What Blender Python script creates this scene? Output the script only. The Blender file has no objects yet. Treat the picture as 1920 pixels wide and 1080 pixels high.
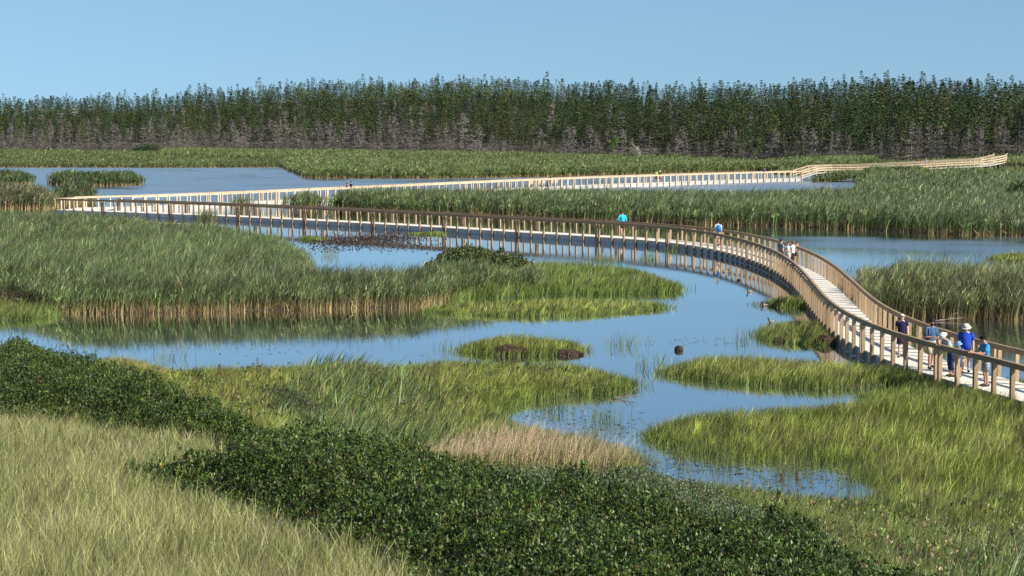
import bpy, bmesh, math, random
import numpy as np
from mathutils import Vector, Matrix, Quaternion

SC = bpy.context.scene
COL = SC.collection
rng = np.random.default_rng(7)
random.seed(7)

# ------------------------------------------------------------------ camera
F, YH, CZ = 3600.0, 225.0, 9.35            # focal length and horizon row for a 1920-wide frame, eye height in metres
PITCH = math.atan((540 - YH) / F)
cam_d = bpy.data.cameras.new('camera')
cam_d.sensor_width = 36.0
cam_d.lens = F / 1920 * 36
cam_d.clip_start = 0.5
cam_d.clip_end = 8000
cam = bpy.data.objects.new('camera', cam_d)
COL.objects.link(cam)
cam.location = (0, 0, CZ)
cam.rotation_euler = (math.pi / 2 - PITCH, 0, 0)
SC.camera = cam

# ------------------------------------------------------------------ sky, sun, exposure
SUN_EL = math.radians(37)
SUN_XY = np.array([0.84, -0.54]) / math.hypot(0.84, 0.54)
SUN_ROT = math.atan2(SUN_XY[0], SUN_XY[1])
w = bpy.data.worlds.new('World')
SC.world = w
w.use_nodes = True
nt = w.node_tree
bg = nt.nodes['Background']
sky = nt.nodes.new('ShaderNodeTexSky')
sky.sky_type = 'NISHITA'
sky.sun_disc = False
sky.sun_elevation = SUN_EL
sky.sun_rotation = SUN_ROT
sky.altitude = 0
sky.air_density = 1.0
sky.dust_density = 0.3
sky.ozone_density = 3.0
hs = nt.nodes.new('ShaderNodeMixRGB')
hs.blend_type = 'MULTIPLY'
hs.inputs['Fac'].default_value = 1.0
hs.inputs['Color2'].default_value = (0.87, 0.97, 0.96, 1)
tcw = nt.nodes.new('ShaderNodeTexCoord'); mpw = nt.nodes.new('ShaderNodeMapping')
mpw.inputs['Location'].default_value = (0, 0, 0.13); mpw.inputs['Scale'].default_value = (1, 1, 0.6)
nt.links.new(tcw.outputs['Generated'], mpw.inputs['Vector']); nt.links.new(mpw.outputs['Vector'], sky.inputs['Vector'])
nt.links.new(sky.outputs['Color'], hs.inputs['Color1'])
nt.links.new(hs.outputs['Color'], bg.inputs['Color'])
bg.inputs['Strength'].default_value = 0.078
sl = bpy.data.lights.new('sun', 'SUN')
sl.energy = 5.0
sl.angle = math.radians(0.53)
sl.color = (1.0, 0.94, 0.84)
sun = bpy.data.objects.new('sun', sl)
COL.objects.link(sun)
sd = Vector((SUN_XY[0] * math.cos(SUN_EL), SUN_XY[1] * math.cos(SUN_EL), math.sin(SUN_EL)))
sun.rotation_euler = sd.to_track_quat('Z', 'Y').to_euler()
SC.view_settings.view_transform = 'Standard'
SC.view_settings.look = 'None'
SC.view_settings.exposure = 0.75
SC.view_settings.gamma = 1.0

# ------------------------------------------------------------------ helpers
def sstep(a, b, x):
    t = np.clip((np.asarray(x, float) - a) / (b - a), 0, 1)
    return t * t * (3 - 2 * t)

_perm = np.random.default_rng(3).random((256, 256))
def vnoise(x, y):
    xi = np.floor(x).astype(int); yi = np.floor(y).astype(int)
    fx = x - xi; fy = y - yi
    fx = fx * fx * (3 - 2 * fx); fy = fy * fy * (3 - 2 * fy)
    g = lambda i, j: _perm[i % 256, j % 256]
    return (g(xi, yi) * (1 - fx) * (1 - fy) + g(xi + 1, yi) * fx * (1 - fy)
            + g(xi, yi + 1) * (1 - fx) * fy + g(xi + 1, yi + 1) * fx * fy)
def fbm(x, y, o=3):
    s = 0; a = 0.5; n = 0
    for k in range(o):
        s = s + a * vnoise(x * 2 ** k + 17 * k, y * 2 ** k + 31 * k); n += a; a *= 0.5
    return s / n

def dune(X, Y):                                # the sandy hill the photographer stands on
    v = -0.69 * (np.asarray(X, float) + 17) - 0.72 * (np.asarray(Y, float) - 64)
    v = v + 4
    z = 0.13 * np.clip(v, 0, 30) + 0.46 * np.clip(v - 30, 0, 8.5)
    z = np.where(v < 4, 0.0325 * np.clip(v, 0, 9) ** 2, z)
    return z

FE = np.array([(-400, 560), (-138, 518), (-90, 490), (-41, 462), (0, 430), (35, 402), (70, 345), (88, 330), (140, 320), (400, 300)], float)
def fedge(X):                                  # distance of the forest edge
    return np.interp(X, FE[:, 0], FE[:, 1])
def hill(X, Y):
    hh = np.interp(X, [-200, -120, -60, 0, 60, 120, 200], [9.2, 10.8, 14.6, 14.6, 10.6, 9.6, 9.6])
    return hh * np.clip((np.asarray(Y, float) - fedge(X)) / 140, 0, 1) ** 0.9
def land(X, Y):                                # low rise on the right towards the wood
    X = np.asarray(X, float); Y = np.asarray(Y, float)
    a = sstep(262, 298, Y) * sstep(44, 54, X)
    r = np.interp(X, [44, 50, 56, 62, 68, 74, 80, 100], [0, 0.5, 0.95, 1.15, 1.45, 1.75, 2.3, 2.6])
    far = 0.7 * sstep(380, 430, Y)
    return np.maximum(a * r, far * (1 - 0 * X))
def ground(X, Y):
    return dune(X, Y) + land(X, Y) + hill(X, Y)

def ray(x, y):
    dx = (x - 960) / F; dy = -(y - 540) / F
    c, s = math.cos(PITCH), math.sin(PITCH)
    return np.array([dx, c + dy * s, -s + dy * c])
def un(x, y, h=0.0, flat=False):
    """Where the sight line of a point seen h metres above the ground meets the ground."""
    r = ray(x, y)
    if flat:
        t = (h - CZ) / r[2]
        return np.array([r[0] * t, r[1] * t])
    t = TS
    g = CZ + r[2] * t - ground(r[0] * t, r[1] * t) - h
    i = int(np.argmax(g <= 0)) if (g <= 0).any() else len(t) - 1
    if i == 0: return np.array([r[0] * t[0], r[1] * t[0]])
    k = g[i - 1] / (g[i - 1] - g[i] + 1e-12)
    tt = t[i - 1] + (t[i] - t[i - 1]) * min(max(k, 0), 1)
    return np.array([r[0] * tt, r[1] * tt])
TS = np.geomspace(12, 900, 1500)
def upoly(pts):
    return np.array([un(p[0], p[1], p[2] if len(p) > 2 else 0.0) for p in pts])

def inside(P, poly):
    x, y = P[:, 0], P[:, 1]
    c = np.zeros(len(P), bool)
    j = len(poly) - 1
    for i in range(len(poly)):
        xi, yi = poly[i]; xj, yj = poly[j]
        if yi != yj:
            c ^= ((yi > y) != (yj > y)) & (x < (xj - xi) * (y - yi) / (yj - yi) + xi)
        j = i
    return c
def sdist(P, poly):                            # >0 inside
    d = np.full(len(P), 1e9)
    for i in range(len(poly)):
        a = poly[i - 1]; b = poly[i]; ab = b - a
        L = ab @ ab
        if L < 1e-9: continue
        t = np.clip(((P - a) @ ab) / L, 0, 1)
        d = np.minimum(d, np.hypot(*(P - a - t[:, None] * ab).T))
    return np.where(inside(P, poly), d, -d)

# ---- object helpers
def tag(o, label=None, cat=None, group=None, kind=None):
    if label: o['label'] = label
    if cat: o['category'] = cat
    if group: o['group'] = group
    if kind: o['kind'] = kind
    return o
def link(name, me, mat=None, parent=None):
    o = bpy.data.objects.new(name, me)
    COL.objects.link(o)
    if mat is not None and me is not None and len(me.materials) == 0: me.materials.append(mat)
    if parent is not None: o.parent = parent
    return o
def empty(name, loc, rz=0.0):
    o = bpy.data.objects.new(name, None)
    COL.objects.link(o)
    o.location = loc; o.rotation_euler = (0, 0, rz)
    return o
def raw_mesh(name, V, faces_by_size, col=None, smooth=False):
    """faces_by_size: list of integer arrays (n,k)."""
    me = bpy.data.meshes.new(name)
    me.vertices.add(len(V))
    me.vertices.foreach_set('co', np.ascontiguousarray(V, np.float32).ravel())
    loops = np.concatenate([f.ravel() for f in faces_by_size]).astype(np.int32)
    sizes = np.concatenate([np.full(len(f), f.shape[1], np.int32) for f in faces_by_size])
    me.loops.add(len(loops)); me.loops.foreach_set('vertex_index', loops)
    me.polygons.add(len(sizes))
    starts = np.concatenate([[0], np.cumsum(sizes)[:-1]]).astype(np.int32)
    me.polygons.foreach_set('loop_start', starts)
    try: me.polygons.foreach_set('loop_total', sizes)
    except Exception: pass
    if smooth: me.polygons.foreach_set('use_smooth', np.ones(len(sizes), bool))
    if col is not None:
        at = me.attributes.new('col', 'FLOAT_COLOR', 'POINT')
        c = np.ones((len(V), 4), np.float32); c[:, :3] = col
        at.data.foreach_set('color', c.ravel())
    me.update(calc_edges=True)
    return me

class MB:
    """Collects solids and builds ONE mesh."""
    def __init__(s): s.v = []; s.f = []
    def add(s, vs, fs):
        n = len(s.v); s.v += [tuple(v) for v in vs]; s.f += [tuple(i + n for i in f) for f in fs]
    def hexa(s, lo, hi):                       # two 4-point loops
        s.add(list(lo) + list(hi), [(3, 2, 1, 0), (4, 5, 6, 7), (0, 1, 5, 4), (1, 2, 6, 5), (2, 3, 7, 6), (3, 0, 4, 7)])
    def box(s, c, size, rz=0.0):
        c = Vector(c); hx, hy, hz = [k / 2 for k in size]
        R = Matrix.Rotation(rz, 3, 'Z')
        q = [(-hx, -hy), (hx, -hy), (hx, hy), (-hx, hy)]
        s.hexa([c + R @ Vector((x, y, -hz)) for x, y in q], [c + R @ Vector((x, y, hz)) for x, y in q])
    def beam(s, a, b, wd, ht):
        """A bar from a to b, wd wide (horizontal) and ht tall."""
        a = Vector(a); b = Vector(b); d = (b - a)
        n = Vector((d.y, -d.x, 0)); n = n.normalized() if n.length > 1e-6 else Vector((1, 0, 0))
        u = Vector((0, 0, 1))
        q = [(-1, -1), (1, -1), (1, 1), (-1, 1)]
        s.hexa([a + n * (i * wd / 2) + u * (j * ht / 2) for i, j in q], [b + n * (i * wd / 2) + u * (j * ht / 2) for i, j in q])
    def tube(s, pts, rad, seg=8, right=None, cap=True):
        """Loft of elliptical rings; rad entries are r or (rx, ry)."""
        pts = [Vector(p) for p in pts]; n0 = len(s.v); R = len(pts)
        prev = None
        for i, p in enumerate(pts):
            t = (pts[min(i + 1, R - 1)] - pts[max(i - 1, 0)]).normalized()
            if right is not None: x = Vector(right)
            elif prev is not None: x = prev
            else: x = Vector((1, 0, 0)) if abs(t.x) < 0.8 else Vector((0, 1, 0))
            x = (x - t * x.dot(t)).normalized(); y = t.cross(x); prev = x
            r = rad[i] if hasattr(rad, '__len__') else rad
            rx, ry = r if hasattr(r, '__len__') else (r, r)
            for k in range(seg):
                a = 2 * math.pi * k / seg
                s.v.append(tuple(p + x * (rx * math.cos(a)) + y * (ry * math.sin(a))))
        for i in range(R - 1):
            for k in range(seg):
                a = n0 + i * seg + k; b = n0 + i * seg + (k + 1) % seg
                s.f.append((a, b, b + seg, a + seg))
        if cap:
            s.f.append(tuple(n0 + k for k in range(seg))[::-1]); s.f.append(tuple(n0 + (R - 1) * seg + k for k in range(seg)))
    def build(s, name, mat, parent=None, smooth=False):
        me = bpy.data.meshes.new(name)
        me.from_pydata(s.v, [], s.f)
        if smooth: me.polygons.foreach_set('use_smooth', np.ones(len(me.polygons), bool))
        me.update()
        return link(name, me, mat, parent)

# ---- materials
def mat_new(name):
    m = bpy.data.materials.new(name); m.use_nodes = True
    nt = m.node_tree
    return m, nt, nt.nodes['Principled BSDF'], nt.nodes['Material Output']
def mat_plain(name, c, rough=0.7, var=0.12, scale=30.0, spec=0.3, bump=0.0):
    m, nt, b, out = mat_new(name)
    tc = nt.nodes.new('ShaderNodeTexCoord'); no = nt.nodes.new('ShaderNodeTexNoise')
    no.inputs['Scale'].default_value = scale; no.inputs['Detail'].default_value = 3
    cr = nt.nodes.new('ShaderNodeValToRGB')
    cr.color_ramp.elements[0].position = 0.3; cr.color_ramp.elements[1].position = 0.7
    cr.color_ramp.elements[0].color = (*[k * (1 - var) for k in c], 1)
    cr.color_ramp.elements[1].color = (*[min(1, k * (1 + var)) for k in c], 1)
    nt.links.new(tc.outputs['Object'], no.inputs['Vector']); nt.links.new(no.outputs['Fac'], cr.inputs['Fac'])
    nt.links.new(cr.outputs['Color'], b.inputs['Base Color'])
    b.inputs['Roughness'].default_value = rough; b.inputs['Specular IOR Level'].default_value = spec
    if bump:
        bu = nt.nodes.new('ShaderNodeBump'); bu.inputs['Strength'].default_value = bump; bu.inputs['Distance'].default_value = 0.02
        nt.links.new(no.outputs['Fac'], bu.inputs['Height']); nt.links.new(bu.outputs['Normal'], b.inputs['Normal'])
    return m
def mat_leaf(name, transl=0.3, rough=0.55, spec=0.25):
    m, nt, b, out = mat_new(name)
    at = nt.nodes.new('ShaderNodeAttribute'); at.attribute_name = 'col'
    nt.links.new(at.outputs['Color'], b.inputs['Base Color'])
    b.inputs['Roughness'].default_value = rough; b.inputs['Specular IOR Level'].default_value = spec
    if transl > 0:
        tr = nt.nodes.new('ShaderNodeBsdfTranslucent'); mx = nt.nodes.new('ShaderNodeMixShader')
        nt.links.new(at.outputs['Color'], tr.inputs['Color'])
        mx.inputs['Fac'].default_value = transl
        nt.links.new(b.outputs[0], mx.inputs[1]); nt.links.new(tr.outputs[0], mx.inputs[2]); nt.links.new(mx.outputs[0], out.inputs['Surface'])
    return m
M_BLADE = mat_leaf('grass_blade', 0.22, 0.45, 0.4)
M_LEAF = mat_leaf('waxy_leaf', 0.16, 0.46, 0.32)
M_NEEDLE = mat_leaf('needles', 0.0, 0.6, 0.2)
M_BARK = mat_plain('bark', (0.10, 0.085, 0.07), 0.9, 0.3, 6)
M_DEADBARK = mat_plain('dead_bark', (0.17, 0.14, 0.125), 0.9, 0.3, 6)

def mat_wood(name, c, knots=True):
    m, nt, b, out = mat_new(name)
    tc = nt.nodes.new('ShaderNodeTexCoord'); mp = nt.nodes.new('ShaderNodeMapping')
    mp.inputs['Scale'].default_value = (9, 9, 1.2)
    no = nt.nodes.new('ShaderNodeTexNoise'); no.inputs['Scale'].default_value = 3; no.inputs['Detail'].default_value = 5
    n2 = nt.nodes.new('ShaderNodeTexNoise'); n2.inputs['Scale'].default_value = 0.7; n2.inputs['Detail'].default_value = 2
    cr = nt.nodes.new('ShaderNodeValToRGB')
    cr.color_ramp.elements[0].position = 0.28; cr.color_ramp.elements[1].position = 0.72
    cr.color_ramp.elements[0].color = (*[k * 0.72 for k in c], 1); cr.color_ramp.elements[1].color = (*[min(1, k * 1.22) for k in c], 1)
    mx = nt.nodes.new('ShaderNodeMixRGB'); mx.blend_type = 'MULTIPLY'; mx.inputs['Fac'].default_value = 0.5
    c2 = nt.nodes.new('ShaderNodeValToRGB')
    c2.color_ramp.elements[0].position = 0.35; c2.color_ramp.elements[1].position = 0.65
    c2.color_ramp.elements[0].color = (0.65, 0.66, 0.70, 1); c2.color_ramp.elements[1].color = (1.15, 1.08, 1.0, 1)
    L = nt.links.new
    L(tc.outputs['Object'], mp.inputs['Vector']); L(mp.outputs['Vector'], no.inputs['Vector']); L(no.outputs['Fac'], cr.inputs['Fac'])
    L(tc.outputs['Object'], n2.inputs['Vector']); L(n2.outputs['Fac'], c2.inputs['Fac'])
    L(cr.outputs['Color'], mx.inputs['Color1']); L(c2.outputs['Color'], mx.inputs['Color2']); L(mx.outputs['Color'], b.inputs['Base Color'])
    oi = nt.nodes.new('ShaderNodeObjectInfo'); mr = nt.nodes.new('ShaderNodeMapRange'); mr.inputs['To Min'].default_value = 0.78; mr.inputs['To Max'].default_value = 1.2
    hv = nt.nodes.new('ShaderNodeHueSaturation'); L(oi.outputs['Random'], mr.inputs['Value']); L(mr.outputs[0], hv.inputs['Value'])
    hv.inputs['Saturation'].default_value = 0.95
    L(mx.outputs['Color'], hv.inputs['Color']); L(hv.outputs['Color'], b.inputs['Base Color'])
    b.inputs['Roughness'].default_value = 0.8; b.inputs['Specular IOR Level'].default_value = 0.2
    return m
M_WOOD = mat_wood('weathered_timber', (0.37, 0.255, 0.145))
M_FENCE = mat_wood('pale_sunlit_timber', (0.50, 0.39, 0.26))  # paler copy of the railing timber, with sunlight put into its colour
M_DECK = mat_plain('sun_bleached_planks', (0.60, 0.56, 0.48), 0.85, 0.10, 2.5, 0.2)
M_FLOAT = mat_plain('grey_float', (0.40, 0.40, 0.39), 0.7, 0.2, 2.0, 0.3)

# ------------------------------------------------------------------ water and ground regions
# outlines as seen from the dune: (column, row, height of the visible point above the ground)
POLY = {
 'left_scrub': [(-120,603),(40,601),(114,594),(118,578),(60,566,.1),(-120,560,.1)],
 'left_reeds': [(-120,560),(40,563),(120,588),(250,590),(400,586),(520,583),(640,579),(720,578),(790,575),(840,562),(960,552),
                (1010,535),(1010,500,1.5),(960,490,1.7),(800,482,1.9),(740,488,2),(640,490,2),(600,489,2),(572,480,2),(566,458,2),(552,441,2),(470,426,2),(430,416,2),(330,412,2),(240,402,2),(160,396,2),(0,392,2),(-120,390,2)],
 'left_sedge': [(830,575),(900,562),(1000,557),(1120,553),(1200,551),(1270,549),(1285,540,0.22),(1262,522,0.50),(1200,502,0.50),(1100,494,0.50),(1000,491,0.50),(960,505,0.50),(900,530,0.44)],
 'sedge_front': [(800,586),(900,592),(1000,593),(1100,591),(1190,586),(1252,577),(1240,563,0.33),(1160,556,0.33),(1000,558,0.33),(860,562,0.33),(800,570,0.33)],
 'mid_reeds': [(545,388),(640,393),(760,399),(900,405),(1000,408),(1100,413),(1280,420),(1440,424),(1560,429),(1660,433),(1760,439),(1920,444),(2100,448),
               (2100,345,2),(1900,330,1.4),(1700,328,1.4),(1620,336,1.4),(1600,353,1.9),(1440,352,2.25),(1280,351,2.25),(1000,350,2.25),(760,349,2.25),(640,350,2.25),(565,354,2.25)],
 'back_meadow': [(1660,354),(1610,343),(1600,337),(1620,332),(1640,328),(1700,324),(1920,318),(2100,315),(2100,380),(1750,370)],
 'far_reeds': [(570,334),(640,334.5),(800,335),(1000,332),(1160,328),(1300,324),(1420,321),(1480,320),(1520,321),(1560,318,.5),(1640,308,.8),(1650,303),(1280,301),(1000,296),(640,291),(300,287),(300,300),(520,307),(572,312,1.8)],
 'back_strip': [(-120,314),(100,314),(300,314.5),(470,314),(560,313.5),(585,305,.8),(640,295),(300,287),(0,284),(-120,284)],
 'islet_reeds': [(85,347.5),(150,347.5),(220,349),(268,347),(266,338,.8),(262,322,2),(200,322,2),(130,324,2),(96,331,1.6)],
 'islet_edge': [(-120,347),(0,346.5),(60,346),(54,326,2),(0,326,2),(-120,326,2)],
 'corner_reeds': [(-120,393),(60,392),(104,391),(102,370,1.2),(96,356,2.1),(40,357,2.1),(-120,358,2.1)],
 'corner_tuft': [(106,382),(150,382),(176,377),(172,358,1.8),(140,352,2.1),(112,358,2.1)],
 'right_reeds': [(1655,590),(1740,594),(1830,598),(1940,602),(2100,606),(2100,486,2.2),(1900,487,2.2),(1740,487,2.2),(1610,488,2.1),(1603,506,1.7),(1618,545),(1636,572)],
 'back_sedge': [(1836,487),(1900,492),(2000,494),(2000,470,0.33),(1880,472,0.33),(1840,477,0.33)],
 'dock_tuft': [(1420,572),(1460,577),(1504,578),(1512,566,0.28),(1506,552,0.39),(1460,554,0.39),(1424,560,0.33)],
 'dock_islet': [(1418,630),(1450,640),(1500,645),(1545,648),(1566,644),(1568,618,0.39),(1540,598,0.44),(1500,599,0.39),(1452,606,0.33),(1424,618,0.28)],
 'mid_islet': [(858,661),(920,666),(1000,668),(1070,667),(1108,658),(1108,645,0.22),(1060,632,0.39),(980,625,0.39),(900,629,0.39),(860,643,0.33)],
 'near_sedge': [(200,690),(280,700),(320,712),(420,705),(560,700),(640,690,0.17),(750,682,0.39),(850,672,0.44),(960,670,0.44),(1060,675,0.44),(1130,690,0.44),(1215,712,0.28),(1222,722),(1150,737),(1060,742),(990,749),(955,764),(945,785),(955,805),(960,830),(900,840),(700,830),(500,830),(320,800),(200,740),(170,700)],
 'left_point': [(168,700),(172,664,0.39),(230,664,0.39),(280,676,0.39),(286,704),(340,712),(340,740),(200,740)],
 'right_sedge': [(1232,700),(1300,712),(1400,723),(1500,729),(1580,731),(1690,722),(1750,745),(1920,790),(2000,790),(2000,740),(1700,705),(1600,672,0.39),(1500,666,0.44),(1400,664,0.44),(1300,665,0.44),(1240,675,0.44)],
 'right_field': [(1185,812),(1230,835),(1320,852),(1420,864),(1540,868),(1620,880),(1640,905),(1620,940),(1800,1000),(2350,1000),(2350,735,0.33),(1900,745,0.33),(1760,722,0.39),(1660,722,0.39),(1590,742,0.44),(1540,752,0.44),(1440,752,0.44),(1320,764,0.44),(1230,778,0.44),(1190,796,0.33)],
 'near_shore': [(700,810),(840,800,0.33),(960,810,0.28),(1100,822,0.28),(1180,840,0.22),(1190,870),(1240,888),(1300,905),(1400,925),(1500,940),(1600,948),(1700,960),(1900,960),(2400,960),(2400,1300),(-400,1300),(-400,680),(100,690),(300,800)],
}
WP = {k: upoly(v) for k, v in POLY.items()}
def strip(pts, depth):
    f = np.array([un(x, y) for x, y in pts])
    d = np.interp(np.linspace(0, 1, len(f)), np.linspace(0, 1, len(depth)), depth)
    n = f / np.linalg.norm(f, axis=1)[:, None]
    return np.concatenate([f, (f + n * d[:, None])[::-1]])
WP['islet_reeds'] = strip([(92, 346.5), (130, 347), (180, 348.5), (225, 348.5), (262, 347)], [3, 7, 7, 4])
WP['islet_edge'] = strip([(-120, 347), (0, 346.5), (56, 346)], [6, 6, 3])
WP['corner_reeds'] = strip([(-120, 393), (0, 392.5), (60, 392), (98, 391)], [14, 14, 10])
WP['corner_tuft'] = strip([(104, 381), (140, 380), (176, 377)], [7, 9, 5])
FORE_EDGE = np.array([(FE[i, 0], FE[i, 1] - 3) for i in range(len(FE))] + [(600, 300), (600, 2500), (-600, 2500), (-600, 560)])

def build_ground():
    nu, nr = 340, 560
    U = np.linspace(-0.62, 0.62, nu)
    Rr = np.concatenate([[-6, 2], np.geomspace(6, 700, nr), [900, 1400, 2600, 5000]])
    uu, rr = np.meshgrid(U, Rr)
    X = uu * np.maximum(rr, 0) + np.sign(uu) * 40 * (np.abs(uu) / 0.62) ; Y = rr
    P = np.stack([X.ravel(), Y.ravel()], 1)
    best = np.full(len(P), -1e9)
    polys = list(WP.values()) + [FORE_EDGE]
    for q in polys:
        best = np.maximum(best, sdist(P, q))
    n = fbm(P[:, 0] * 0.5, P[:, 1] * 0.35)
    sdv = best + (n - 0.5) * 0.6 - 0.25
    base = np.clip(0.28 * sdv, -0.7, 0.10) + 0.05 * (fbm(P[:, 0] * 2, P[:, 1] * 2) - 0.5) * (sdv > 0)
    Z = base + ground(P[:, 0], P[:, 1]) * np.where(base < 0, 0.0 + (P[:, 1] < 55), 1.0)
    V = np.stack([P[:, 0], P[:, 1], Z], 1)
    n_r = len(Rr)
    idx = np.arange(n_r * nu).reshape(n_r, nu)
    Fq = np.stack([idx[:-1, :-1], idx[:-1, 1:], idx[1:, 1:], idx[1:, :-1]], -1).reshape(-1, 4)
    me = raw_mesh('ground', V, [Fq], smooth=True)
    m, nt, b, out = mat_new('marsh_soil')
    tc = nt.nodes.new('ShaderNodeTexCoord'); no = nt.nodes.new('ShaderNodeTexNoise'); no.inputs['Scale'].default_value = 0.9; no.inputs['Detail'].default_value = 7
    cr = nt.nodes.new('ShaderNodeValToRGB')
    cr.color_ramp.elements[0].position = 0.35; cr.color_ramp.elements[0].color = (0.028, 0.019, 0.012, 1)
    cr.color_ramp.elements[1].position = 0.68; cr.color_ramp.elements[1].color = (0.075, 0.062, 0.028, 1)
    nt.links.new(tc.outputs['Object'], no.inputs['Vector']); nt.links.new(no.outputs['Fac'], cr.inputs['Fac']); nt.links.new(cr.outputs['Color'], b.inputs['Base Color'])
    b.inputs['Roughness'].default_value = 0.9
    bu = nt.nodes.new('ShaderNodeBump'); bu.inputs['Strength'].default_value = 0.6; bu.inputs['Distance'].default_value = 0.1
    nt.links.new(no.outputs['Fac'], bu.inputs['Height']); nt.links.new(bu.outputs['Normal'], b.inputs['Normal'])
    tag(link('ground', me, m), kind='structure')
build_ground()

def build_water():
    V = np.array([(-400, 12, 0), (400, 12, 0), (600, 520, 0), (-600, 520, 0)], float)
    me = raw_mesh('water', V, [np.array([[0, 1, 2, 3]])])
    m, nt, b, out = mat_new('pond_water')
    L = nt.links.new
    b.inputs['Base Color'].default_value = (0.014, 0.024, 0.026, 1)
    b.inputs['Roughness'].default_value = 0.04
    b.inputs['IOR'].default_value = 1.333
    b.inputs['Specular IOR Level'].default_value = 0.5
    geo = nt.nodes.new('ShaderNodeNewGeometry')
    mp = nt.nodes.new('ShaderNodeMapping'); mp.inputs['Scale'].default_value = (1.0, 1.0, 1.0)
    L(geo.outputs['Position'], mp.inputs['Vector'])
    n1 = nt.nodes.new('ShaderNodeTexNoise'); n1.inputs['Scale'].default_value = 1.6; n1.inputs['Detail'].default_value = 3; n1.inputs['Roughness'].default_value = 0.6
    L(mp.outputs['Vector'], n1.inputs['Vector'])
    n2 = nt.nodes.new('ShaderNodeTexNoise'); n2.inputs['Scale'].default_value = 0.06; n2.inputs['Detail'].default_value = 3
    L(geo.outputs['Position'], n2.inputs['Vector'])
    sx = nt.nodes.new('ShaderNodeSeparateXYZ'); L(geo.outputs['Position'], sx.inputs[0])
    mr = nt.nodes.new('ShaderNodeMapRange'); mr.inputs['From Min'].default_value = 188; mr.inputs['From Max'].default_value = 236
    mr.inputs['To Min'].default_value = 0.0035; mr.inputs['To Max'].default_value = 0.03
    L(sx.outputs['Y'], mr.inputs['Value'])
    r2 = nt.nodes.new('ShaderNodeMapRange'); r2.inputs['From Min'].default_value = 0.42; r2.inputs['From Max'].default_value = 0.62
    r2.inputs['To Min'].default_value = 0.5; r2.inputs['To Max'].default_value = 1.8
    L(n2.outputs['Fac'], r2.inputs['Value'])
    mx_ = nt.nodes.new('ShaderNodeMapRange'); mx_.interpolation_type = 'SMOOTHSTEP'
    mx_.inputs['From Min'].default_value = 17; mx_.inputs['From Max'].default_value = 26; mx_.inputs['To Min'].default_value = 0.0; mx_.inputs['To Max'].default_value = 0.012
    L(sx.outputs['X'], mx_.inputs['Value'])
    ad = nt.nodes.new('ShaderNodeMath'); ad.operation = 'ADD'; L(mr.outputs[0], ad.inputs[0]); L(mx_.outputs[0], ad.inputs[1])
    mu = nt.nodes.new('ShaderNodeMath'); mu.operation = 'MULTIPLY'; L(ad.outputs[0], mu.inputs[0]); L(r2.outputs[0], mu.inputs[1])
    bu = nt.nodes.new('ShaderNodeBump'); bu.inputs['Distance'].default_value = 1.0
    L(mu.outputs[0], bu.inputs['Strength']); L(n1.outputs['Fac'], bu.inputs['Height']); L(bu.outputs['Normal'], b.inputs['Normal'])
    rr = nt.nodes.new('ShaderNodeMapRange'); rr.inputs['From Min'].default_value = 0.0035; rr.inputs['From Max'].default_value = 0.03
    rr.inputs['To Min'].default_value = 0.035; rr.inputs['To Max'].default_value = 0.34
    L(mu.outputs[0], rr.inputs['Value']); L(rr.outputs[0], b.inputs['Roughness'])
    gl = nt.nodes.new('ShaderNodeBsdfGlossy'); gl.inputs['Color'].default_value = (0.95, 0.97, 0.97, 1)
    L(rr.outputs[0], gl.inputs['Roughness']); L(bu.outputs['Normal'], gl.inputs['Normal'])
    fr = nt.nodes.new('ShaderNodeFresnel'); fr.inputs['IOR'].default_value = 1.333
    fa = nt.nodes.new('ShaderNodeMath'); fa.operation = 'MULTIPLY_ADD'; fa.use_clamp = True; fa.inputs[1].default_value = 0.85; fa.inputs[2].default_value = 0.36
    fb = nt.nodes.new('ShaderNodeMapRange'); fb.inputs['From Min'].default_value = 0.035; fb.inputs['From Max'].default_value = 0.34; fb.inputs['To Min'].default_value = 0.36; fb.inputs['To Max'].default_value = -0.12
    L(rr.outputs[0], fb.inputs['Value']); L(fb.outputs[0], fa.inputs[2])
    L(fr.outputs[0], fa.inputs[0])
    ms = nt.nodes.new('ShaderNodeMixShader'); L(fa.outputs[0], ms.inputs[0]); L(b.outputs[0], ms.inputs[1]); L(gl.outputs[0], ms.inputs[2]); L(ms.outputs[0], out.inputs['Surface'])
    tag(link('water', me, m), kind='structure')
build_water()

# ------------------------------------------------------------------ boardwalks
def smooth_path(P, step, it=3):
    P = np.asarray(P, float)
    def resample(Q, st):
        d = np.concatenate([[0], np.cumsum(np.hypot(*np.diff(Q[:, :2], axis=0).T))])
        t = np.linspace(0, d[-1], max(2, int(round(d[-1] / st)) + 1))
        return np.stack([np.interp(t, d, Q[:, k]) for k in range(Q.shape[1])], 1)
    Q = resample(P, 1.0)
    for _ in range(it * 12):
        Q[1:-1] = 0.25 * Q[:-2] + 0.5 * Q[1:-1] + 0.25 * Q[2:]
    return resample(Q, step)
DECK = 0.42
NEAR_PX = [(2290,905),(2180,853),(2075,807),(1990,772),(1911,747),(1867,735),(1828,725),(1791,717),(1749,707),(1701,691.5),(1656.7,674),(1618,656),(1582,637),(1557,617),(1540,597),(1527,577),(1510,555),(1493,534),(1473,517),(1447,501),(1413,487),(1380,476.5),(1347,468),(1313,461.5),(1257,454),(1203,449),(1166,446),(1107,443),(1007,437.5),(923,432),(840,427),(740,421.5),(640,416),(533,410.5),(410,404.5),(300,400.5),(233,398),(165,395.5),(102,393.5)]
near_edge = smooth_path([un(x, y, DECK, True) for x, y in NEAR_PX], 0.25, 2)
WID = 2.05
def tangents(Q):
    t = np.gradient(Q[:, :2], axis=0)
    return t / np.linalg.norm(t, axis=1)[:, None]
tn = tangents(near_edge)
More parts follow.
